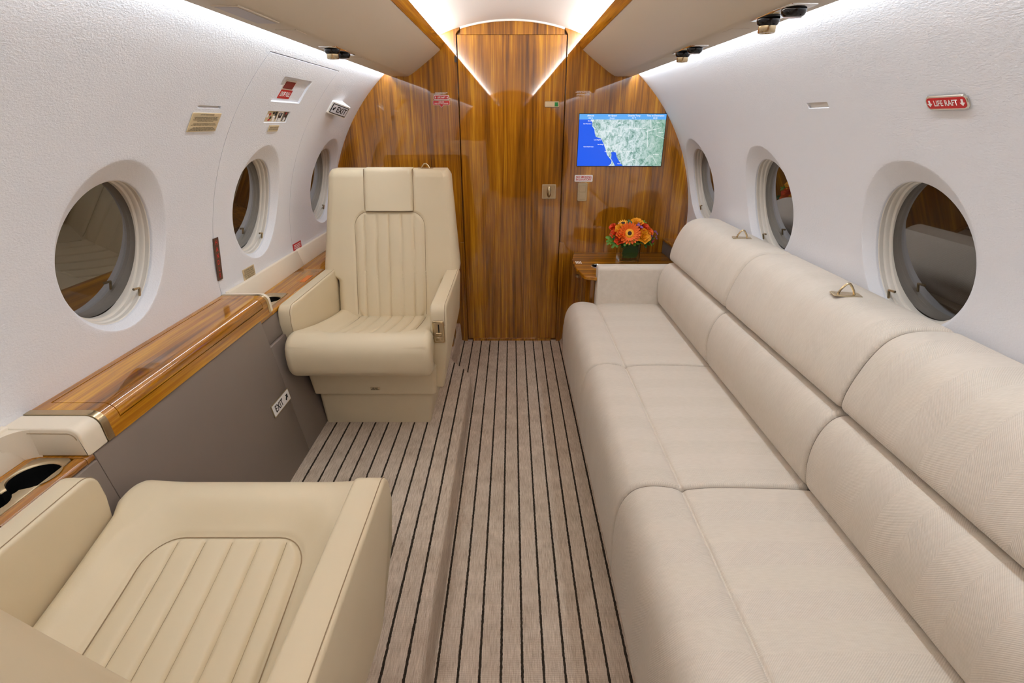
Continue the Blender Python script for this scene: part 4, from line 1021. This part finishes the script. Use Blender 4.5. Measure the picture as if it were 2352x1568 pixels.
def make_chair(loc, rz, side, label, rec=(.392, .29)):
    """facing -Y in its own space; side = +1 when the aisle lies towards local +X"""
    root = empty('armchair', loc, label, 'armchair', 'club armchairs facing each other', rz)
    def add(name, data, mat, parent=root, smooth=50, flip=False):
        vs, fs = data; vs = [Vector((v[0]*(side if flip else 1), v[1], v[2]-FZ)) for v in vs]
        return from_data(name, vs, fs, mat, parent, True, smooth)
    # pedestal: lower band narrower, upper band slightly proud
    def frus(zl, zh, lo, hi, r):
        pr = lambda q: fillet([(q[0], q[2]), (q[1], q[2]), (q[1], q[3]), (q[0], q[3])], r, 3)
        a_, b_ = pr(lo), pr(hi); n_ = len(a_)
        v = [Vector((x, y, zl)) for x, y in a_]+[Vector((x, y, zh-.003)) for x, y in b_]+[Vector((x, y, zh)) for x, y in insets(b_, .003)]
        f = [tuple(range(n_))]+[(k*n_+i, k*n_+(i+1) % n_, (k+1)*n_+(i+1) % n_, (k+1)*n_+i) for k in range(2) for i in range(n_)]+[tuple(2*n_+i for i in range(n_))]
        return v, f
    add('pedestal', frus(.105, .246, (-.199, .183, .066, .43), (-.203, .204, .052, .43), .012), 'leather', flip=True)
    add('pedestal_skirt', frus(.2475, .362, (-.208, .216, .026, .44), (-.210, .226, -.002, .44), .012), 'leather', flip=True)
    o_ = add('tag', sweep([(-.016, .268), (.016, .268), (.016, .279), (-.016, .279)], 'Y', [(.0150, 0), (.0205, 0)]), 'sign_tan')
    for o2 in [o_]:
        o2.location.x = .01*side
    tM = Matrix.Translation((.01*side, .0146, .2735-FZ)) @ Matrix.Rotation(PI/2, 4, 'X')
    te = text('lettering', 'LIFE VEST\nUNDER SEAT', .0058, tM, 'ink_black', None, xs=.85, bold=.0002, spacing=.8); setpar(te, o_, True); te.location = (-.01*side, 0, 0)
    # seat cushion: profile in (y,z), front roll, basin and pleats
    prof = catmull([(.415, .412), (.36, .4215), (.28, .434), (.20, .449), (.12, .466), (.06, .481), (.0, .4955), (-.04, .500), (-.075, .490), (-.096, .463), (-.099, .425), (-.088, .385), (-.055, .366), (.05, .362), (.20, .355), (.38, .345), (.42, .36)], 18)
    xs = stations(-.228, .228, .022, 5, 110)
    vs, fs = sweep(prof, 'X', xs)
    top = {i for i, p in enumerate(prof) if i < 18*9}
    n_ = len(prof)
    for q, v in enumerate(vs):
        i = q % n_; x, y = v.x, v.y
        if i in top and y > -.09:
            v.z += insert_relief(x, y, 0, .24, .140, .205, .055, GL, .022)
            v.z += .006*max(0, (abs(x)-.13)/.09)**1.5
        if y > -.015:      # narrower between the arms, wider in front of them
            k_ = min((y+.015)/.03, 1); v.x *= 1-.045*k_
    sc_ = add('seat_cushion', (vs, fs), 'leather', smooth=70)
    tp = sorted((p[0], p[1]) for i, p in enumerate(prof) if i < 18*8)
    def ztop(x, y):
        for (ya_, za_), (yb__, zb__) in zip(tp, tp[1:]):
            if ya_ <= y <= yb__: z_ = za_+(zb__-za_)*(y-ya_)/max(yb__-ya_, 1e-9); return z_+insert_relief(x, y, 0, .24, .140, .205, .055, GL, .022)+.006*max(0, (abs(x)-.13)/.09)**1.5
        return .42
    so = fillet([(-.140, .39), (-.140, .035), (.140, .035), (.140, .39)], [0, .055, .055, 0], 8)
    P_ = []
    for a_, b_ in zip(so, so[1:]):
        a_, b_ = Vector(a_), Vector(b_); m_ = max(1, int((b_-a_).length/.004)); P_ += [a_+(b_-a_)*k/m_ for k in range(m_)]
    kx = lambda y: 1-.045*min(max((y+.015)/.03, 0), 1)
    add('seam', tube([Vector((p.x*kx(p.y), p.y, ztop(p.x, p.y)+.0013)) for p in P_], .0009, 5), 'leather_seam_and_shade', sc_)
    for l in GL:
        add('seam', tube([Vector((l*kx(.1), y, ztop(l, y)+.0008)) for y in [.045+.006*k for k in range(57)]], .0005, 4), 'pleat_seam', sc_)
    # backrest
    def half(z):
        if z < .53: return .2165
        if z < .575: t = (z-.53)/.045; t = t*t*(3-2*t); return .2165+(.272-.2165)*t
        t = (z-.575)/.37; return .272-.034*t-.012*max(0, (t-.93)/.07)**2
    front = lambda z: rec[0]+(z-.41)*rec[1]
    hb = lambda x, z: insert_relief(x, z, 0, .585, .138, .207, .055, GL, .004, .0032)-.0045*math.exp(-(rr_sd(x, z, 0, .94, .0965, .147, .012)/.004)**2)
    add('backrest', hf_slab(half, .395, .946, front, .105, .030, 100, 150, hb), 'leather', smooth=70)
    bo = fillet([(-.138, .405), (-.138, .792), (.138, .792), (.138, .405)], [0, .055, .055, 0], 8)
    def dense(P, st=.004):
        out = []
        for a_, b_ in zip(P, P[1:]):
            a_, b_ = Vector(a_), Vector(b_); m_ = max(1, int((b_-a_).length/st)); out += [a_+(b_-a_)*k/m_ for k in range(m_)]
        return out+[Vector(P[-1])]
    bk = [o for o in root.children if o.name.startswith('backrest')][0]
    add('seam', tube([Vector((p.x, front(p.y)-hb(p.x, p.y)-.0007, p.y)) for p in dense(bo)], .0010, 5), 'leather_seam_and_shade', bk)
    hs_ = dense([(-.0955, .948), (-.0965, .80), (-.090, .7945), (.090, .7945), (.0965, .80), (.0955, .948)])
    add('seam', tube([Vector((p.x, front(p.y)-hb(p.x, p.y)-.0005, p.y)) for p in hs_], .0016, 6), 'leather_seam_and_shade', bk)  # crease shade around the headrest, put in as a darker seam tube
    # head cushion: padded panel over the top centre
    hp_ = hf_slab(lambda z: .0945-.0015*(z-.79)/.16, .797, .951, lambda z: front(z)-.008, .07, .012, 20, 24)
    add('headrest', hp_, 'leather', smooth=70)
    # armrests
    def arm_data(pr, x0, x1):
        vs, fs = sweep(fillet(pr[0], pr[1], 6), 'X', stations(x0, x1, .007, 4))
        for v in vs:
            if v.z < .47: v.x -= .030*((.47-v.z)/.21)*(1 if v.x > (x0+x1)/2 else .75)
            v.x += .002*math.sin(max(0, min(1, (v.z-.25)/.33))*PI)
        return vs, fs
    aisle = ([(.004, .578), (-.002, .52), (.012, .43), (.048, .262), (.075, .250), (.46, .392), (.478, .560), (.46, .576)], [.030, .05, .05, .015, .02, .03, .02, .015])
    wallp = ([(.004, .578), (-.002, .52), (.006, .446), (.03, .438), (.10, .395), (.44, .360), (.47, .560), (.46, .576)], [.030, .05, .012, .02, .03, .02, .02, .015])
    ar = add('armrest', arm_data(aisle, .2185, .2715), 'leather', flip=True)
    aw = add('armrest', ([Vector((-v.x, v.y, v.z)) for v in arm_data(wallp, .2225, .2685)[0]], arm_data(wallp, .2225, .2685)[1]), 'leather', flip=True)
    for arm_, pr, sg_ in ((ar, aisle, 1), (aw, wallp, -1)):
        P = fillet(pr[0], pr[1], 6); P = [p for p in P if p[1] > .45]; k0 = max(range(len(P)), key=lambda i: (Vector(P[i])-Vector(P[i-1])).length); P = P[k0:]+P[:k0]
        ins_ = P
        pts = [Vector((sg_*(.2655 if sg_ > 0 else .2285), y, z+.0002)) for y, z in ins_]
        add('arm_seam', tube(pts, .0008, 5), 'leather_seam_and_shade', arm_, flip=True)
    # recline lever plate on the aisle arm front
    Mv = frame(Vector((.2445, .0035, .492)), (1, 0, 0), (0, -.10, 1))
    def addm(name, data, M, mat, parent):
        return add(name, ([M @ Vector(v) for v in data[0]], data[1]), mat, parent, flip=True)
    lv = addm('lever_plate', slab(.038, .080, .005, .006, 4, .0012), Mv, 'champagne', ar)
    addm('lever_recess', slab(.029, .070, .0054, .004, 3), Mv, 'champagne_satin', lv)
    addm('lever_slot_shade', slab(.004, .030, .0060, .0018, 3), Mv @ Matrix.Translation((.001, .014, 0)), 'black', lv)  # shade inside the lever slot, painted as a flat black inlay
    addm('lever', rbox(-.010, .010, -.013, .000, .004, .011, .002, 2), Mv, 'champagne', lv)
    addm('lever', rbox(-.010, .010, -.030, -.017, .004, .009, .002, 2), Mv, 'champagne', lv)
    # shoulder belt guide on top of the back
    hk = Vector((.140, front(.946)+.052, .9445)); Mh_ = frame(hk, (1, 0, 0), (0, 1, 0))
    pl_ = addm('belt_guide', slab(.058, .040, .003, .004, 3, .0008), Mh_, 'champagne_satin', root)
    P = catmull([(-.017, .001), (-.013, .010), (-.005, .019), (0, .0205), (.005, .019), (.013, .010), (.017, .001)], 4, False)
    addm('loop', tube([Vector((x, -.008, z)) for x, z in P], .0026, 8), Mh_, 'champagne', pl_)
    addm('belt_slot', slab(.040, .022, .0033, .003, 3), Mh_, 'champagne', pl_)
    return root
make_chair((-.481, 1.500, FZ), 0.0, 1, 'cream leather armchair with its back to the wooden bulkhead')
make_chair((-.481, 0.690, FZ), PI, -1, 'cream leather armchair facing the wooden bulkhead', (.367, .297))
# wood kick panel of the aft cabinet behind the armchair
cab = tag(G().add(*rbox(-.70, -.285, 2.24, Y_AFT-.002, .104, .545, .003, 2)).build('low_cabinet', 'bulkhead_veneer'), 'low wood cabinet behind the armchair at the bulkhead', 'cabinet')

# ------------------------------------------------------------------ vase and flowers
VX, VY, VZ = .566, 2.400, .4972
vh, vw = .086, .0475
vase = empty('glass_vase', (VX, VY, VZ), 'square clear glass vase on the wooden side table', 'vase')
bm = bmesh.new(); bmesh.ops.create_cube(bm, size=1.0)
for v in bm.verts: v.co = Vector((v.co.x*2*vw, v.co.y*2*vw, (v.co.z+.5)*vh))
bmesh.ops.bevel(bm, geom=[e for e in bm.edges if abs(e.verts[0].co.z-e.verts[1].co.z) > .01], offset=.006, segments=3, affect='EDGES')
topf = [f for f in bm.faces if f.normal.z > .9]
r_ = bmesh.ops.inset_region(bm, faces=topf, thickness=.004); tf = [f for f in bm.faces if f.normal.z > .9 and f.calc_area() > .004][0]
ex_ = bmesh.ops.extrude_discrete_faces(bm, faces=[tf])['faces'][0]
for v in ex_.verts: v.co.z = .009
d_ = bm_data(bm)
G().add(*d_).xf(Matrix.Translation((VX, VY, VZ))).build('vase_body', 'vase_glass', vase, smooth=30)
# broad leaf wrapped inside the vase front
lf = tag(G().add(*(lambda L: L)(sweep(catmull([(-.036, .030), (-.02, .066), (.02, .074), (.038, .058), (.034, .022), (.012, .016)], 5), 'Y', [(-.0395, 0), (-.0375, 0)]))).xf(Matrix.Translation((VX, VY, VZ+.006))).build('vase_leaf', 'dark_leaf'), 'broad dark green leaf lining the inside of the glass vase', 'leaf')

def fpos(zx, zy, Y): return onY(1290+zx/6.532, 480+zy/6.532, Y)
def petal_mesh(L, W, cup, curl, n=6, m=4):
    vs = []; fs = []
    for i in range(n+1):
        t = i/n; wd_ = W*math.sin(PI*min(.12+t*.80, 1))**.7*(.55+.45*t) if t < 1 else W*.30
        for j in range(m+1):
            s_ = (j/m-.5)*2; vs.append(Vector((s_*wd_, L*t, cup*(1-math.cos(s_*1.1))+curl*t*t)))
    for i in range(n):
        for j in range(m): a_ = i*(m+1)+j; fs.append((a_, a_+1, a_+m+2, a_+m+1))
    me = bpy.data.meshes.new('petal'); me.from_pydata([tuple(v) for v in vs], [], fs)
    me.polygons.foreach_set('use_smooth', [True]*len(me.polygons)); return me
PM = {}
def petal(kind, mat, dims):
    key = (kind, mat)
    if key not in PM:
        PM[key] = petal_mesh(*dims); PM[key].materials.append(MATS[mat])
    return PM[key]
BQ = Vector((VX, VY, VZ+.045))
def flower_root(name, p, nrm, label, cat, group):
    o = bpy.data.objects.new(name, None); COL.objects.link(o); o.empty_display_size = .01
    z = Vector(nrm).normalized(); x = Vector((0, 0, 1)).cross(z); x = x.normalized() if x.length > .1 else Vector((1, 0, 0)); y = z.cross(x)
    M = Matrix((x, y, z)).transposed().to_4x4(); M.translation = p; o.matrix_basis = M
    tag(o, label, cat, group)
    base = Vector((VX+(p.x-VX)*.25, VY+(p.y-VY)*.25, VZ+.014))
    mid = Vector((VX+(p.x-VX)*.45, VY+(p.y-VY)*.45, VZ+.085))
    G().add(*tube(catmull([base, mid, p-z*.004], 4, False), .0017, 5)).build('stem', 'stem', o)
    return o
def lk(name, me, root, M):
    o = bpy.data.objects.new(name, me); COL.objects.link(o); o.parent = root; o.matrix_basis = M; return o
def rose(p, nrm, r, mat, label, group, full=3):
    o = flower_root('rose', p, nrm, label, 'flower', group)
    for k, (cnt, sc_, tilt, zo) in enumerate(((6, 1.0, .55, -.25), (5, .80, .95, -.20), (4, .58, 1.2, -.12), (3, .36, 1.38, 0.0))):
        for i in range(cnt):
            a_ = 2*PI*i/cnt+k*.5
            M = Matrix.Rotation(a_, 4, 'Z') @ Matrix.Translation((0, r*.10*sc_, r*zo)) @ Matrix.Rotation(tilt, 4, 'X') @ Matrix.Scale(r*sc_/.02, 4)
            lk('petal', petal('rose', mat, (.024, .0155, .010, -.004)), o, M)
    return o
def daisy(p, nrm, r, mat, label, group, cnt=20, eye='flower_eye', rings=2, eye_r=.22, disc='petal_yellow'):
    o = flower_root('daisy', p, nrm, label, 'flower', group)
    for k in range(rings):
        for i in range(cnt):
            M = Matrix.Rotation(2*PI*(i+.5*k)/cnt, 4, 'Z') @ Matrix.Translation((0, r*.18, r*.03*k)) @ Matrix.Rotation(.10+.22*k, 4, 'X') @ Matrix.Scale(r*(1-.28*k)/.02, 4)
            lk('petal', petal('daisy', mat, (.0165, .0032, .001, .0015)), o, M)
    vs, fs = lathe([(r*.40, 0), (r*.42, r*.06), (r*.30, r*.14), (r*.2, r*.15), (.0004, r*.10)], 18)
    me = bpy.data.meshes.new('disc'); me.from_pydata([tuple(v) for v in vs], [], fs); me.materials.append(MATS[disc]); lk('disc', me, o, Matrix.Translation((0, 0, r*.05)))
    vs, fs = lathe([(r*eye_r, 0), (r*eye_r*.8, r*.05), (.0004, r*.07)], 14)
    me = bpy.data.meshes.new('eye'); me.from_pydata([tuple(v) for v in vs], [], fs); me.materials.append(MATS[eye]); lk('eye', me, o, Matrix.Translation((0, 0, r*.16)))
    return o
def cluster(p, nrm, r, mat, label, group):
    o = flower_root('blossom_sprig', p, nrm, label, 'flower', group); rnd = random.Random(int(p.x*1e5))
    for f_ in range(5):
        c_ = Vector((rnd.uniform(-1, 1)*r*.7, rnd.uniform(-1, 1)*r*.7, rnd.uniform(0, .4)*r))
        for i in range(5):
            M = Matrix.Translation(c_) @ Matrix.Rotation(2*PI*i/5+f_, 4, 'Z') @ Matrix.Rotation(.25, 4, 'X') @ Matrix.Scale(r*.5/.02, 4)
            lk('petal', petal('bloss', mat, (.018, .008, .002, 0)), o, M)
    return o
def sprig(p, nrm, r, mat, label, group, cnt=5):
    o = flower_root('leaf_sprig', p, nrm, label, 'foliage', group)
    for i in range(cnt):
        M = Matrix.Rotation(2*PI*i/cnt+.3, 4, 'Z') @ Matrix.Translation((0, r*.1, 0)) @ Matrix.Rotation(.35, 4, 'X') @ Matrix.Scale(r/.02, 4)
        lk('leaf', petal('leaf', mat, (.020, .0075, .002, -.002)), o, M)
    return o
def nrm_of(p): v = p-BQ; return Vector((v.x*1.0, v.y*.5-.055, max(v.z, .02)*.8+.02))
FG = 'orange bouquet in the glass vase'
p = fpos(1015, 368, 2.322); daisy(p, (-.02, -1, .38), .052, 'petal_orange', 'large orange gerbera with a dark eye in the middle of the bouquet', None, 22)
p = fpos(1225, 410, 2.330); rose(p, (.25, -1, .45), .031, 'petal_yellow', 'largest amber yellow rose low on the window side of the bouquet', None)
p = fpos(1130, 215, 2.375); rose(p, (.10, -.45, .9), .027, 'petal_yellow', 'yellow rose with orange edge standing at the top of the bouquet', None)
p = fpos(920, 215, 2.372); daisy(p, (-.25, -.4, .9), .024, 'petal_yellow', 'small yellow daisy at the top of the bouquet', None, 14, 'flower_eye', 1, .30, 'flower_eye')
p = fpos(880, 300, 2.345); rose(p, (-.3, -.9, .5), .022, 'petal_yellow', 'pale orange carnation beside the gerbera', None)
for zx, zy, Y, r, mt in ((800, 372, 2.345, .021, 'petal_deep'), (892, 378, 2.325, .021, 'petal_orange'), (872, 468, 2.322, .022, 'petal_deep'), (772, 272, 2.375, .017, 'petal_deep'), (1118, 382, 2.325, .019, 'petal_orange'), (1240, 282, 2.360, .024, 'petal_deep'), (1312, 338, 2.350, .020, 'petal_orange'), (815, 320, 2.36, .018, 'petal_orange'), (1075, 455, 2.325, .018, 'petal_orange'), (1180, 320, 2.345, .019, 'petal_deep')):
    p = fpos(zx, zy, Y); rose(p, nrm_of(p), r, mt, 'small %s spray rose in the bouquet' % ('deep red-orange' if mt == 'petal_deep' else 'bright orange'), 'orange spray roses in the bouquet')
for zx, zy, Y, r in ((845, 262, 2.365, .015), (870, 238, 2.38, .012), (985, 242, 2.36, .013), (1160, 262, 2.35, .020), (1402, 360, 2.37, .015), (1340, 398, 2.345, .013), (1412, 430, 2.36, .010), (1072, 250, 2.365, .011)):
    p = fpos(zx, zy, Y); cluster(p, nrm_of(p), r, 'petal_purple', 'sprig of small purple blossoms between the orange flowers', 'purple blossom sprigs in the bouquet')
for zx, zy, Y, r, mt in ((735, 440, 2.345, .024, 'leaf'), (725, 492, 2.335, .018, 'leaf'), (810, 520, 2.325, .024, 'leaf'), (975, 495, 2.312, .022, 'leaf'), (1040, 445, 2.312, .018, 'leaf'), (1020, 212, 2.385, .020, 'dark_leaf'), (1230, 200, 2.385, .014, 'leaf'), (1100, 500, 2.325, .020, 'leaf'), (1240, 500, 2.335, .028, 'dark_leaf'), (1330, 500, 2.345, .020, 'leaf'), (940, 520, 2.335, .022, 'dark_leaf'), (1330, 430, 2.36, .020, 'dark_leaf'), (880, 500, 2.345, .024, 'dark_leaf'), (980, 340, 2.38, .040, 'dark_leaf'), (1130, 420, 2.36, .040, 'dark_leaf'), (850, 400, 2.38, .034, 'dark_leaf'), (1260, 360, 2.38, .034, 'dark_leaf')):
    p = fpos(zx, zy, Y); sprig(p, nrm_of(p), r, mt, 'sprig of %s leaves in the bouquet' % ('fresh light green' if mt == 'leaf' else 'dark green'), 'green leaf sprigs in the bouquet')
for zx, zy, Y in ((1375, 472, 2.352), (1352, 508, 2.350), (1338, 440, 2.345), (1362, 492, 2.345)):
    p = fpos(zx, zy, Y); o = flower_root('berry', p, nrm_of(p), 'dark red berry at the window side of the bouquet', 'berry', 'dark red berries in the bouquet')
    vs, fs = lathe([(.0002, -.006), (.004, -.0045), (.006, 0), (.004, .0045), (.0002, .006)], 10)
    me = bpy.data.meshes.new('berry'); me.from_pydata([tuple(v) for v in vs], [], fs); me.materials.append(MATS['berry']); me.polygons.foreach_set('use_smooth', [True]*len(me.polygons)); lk('fruit', me, o, Matrix.Identity(4))
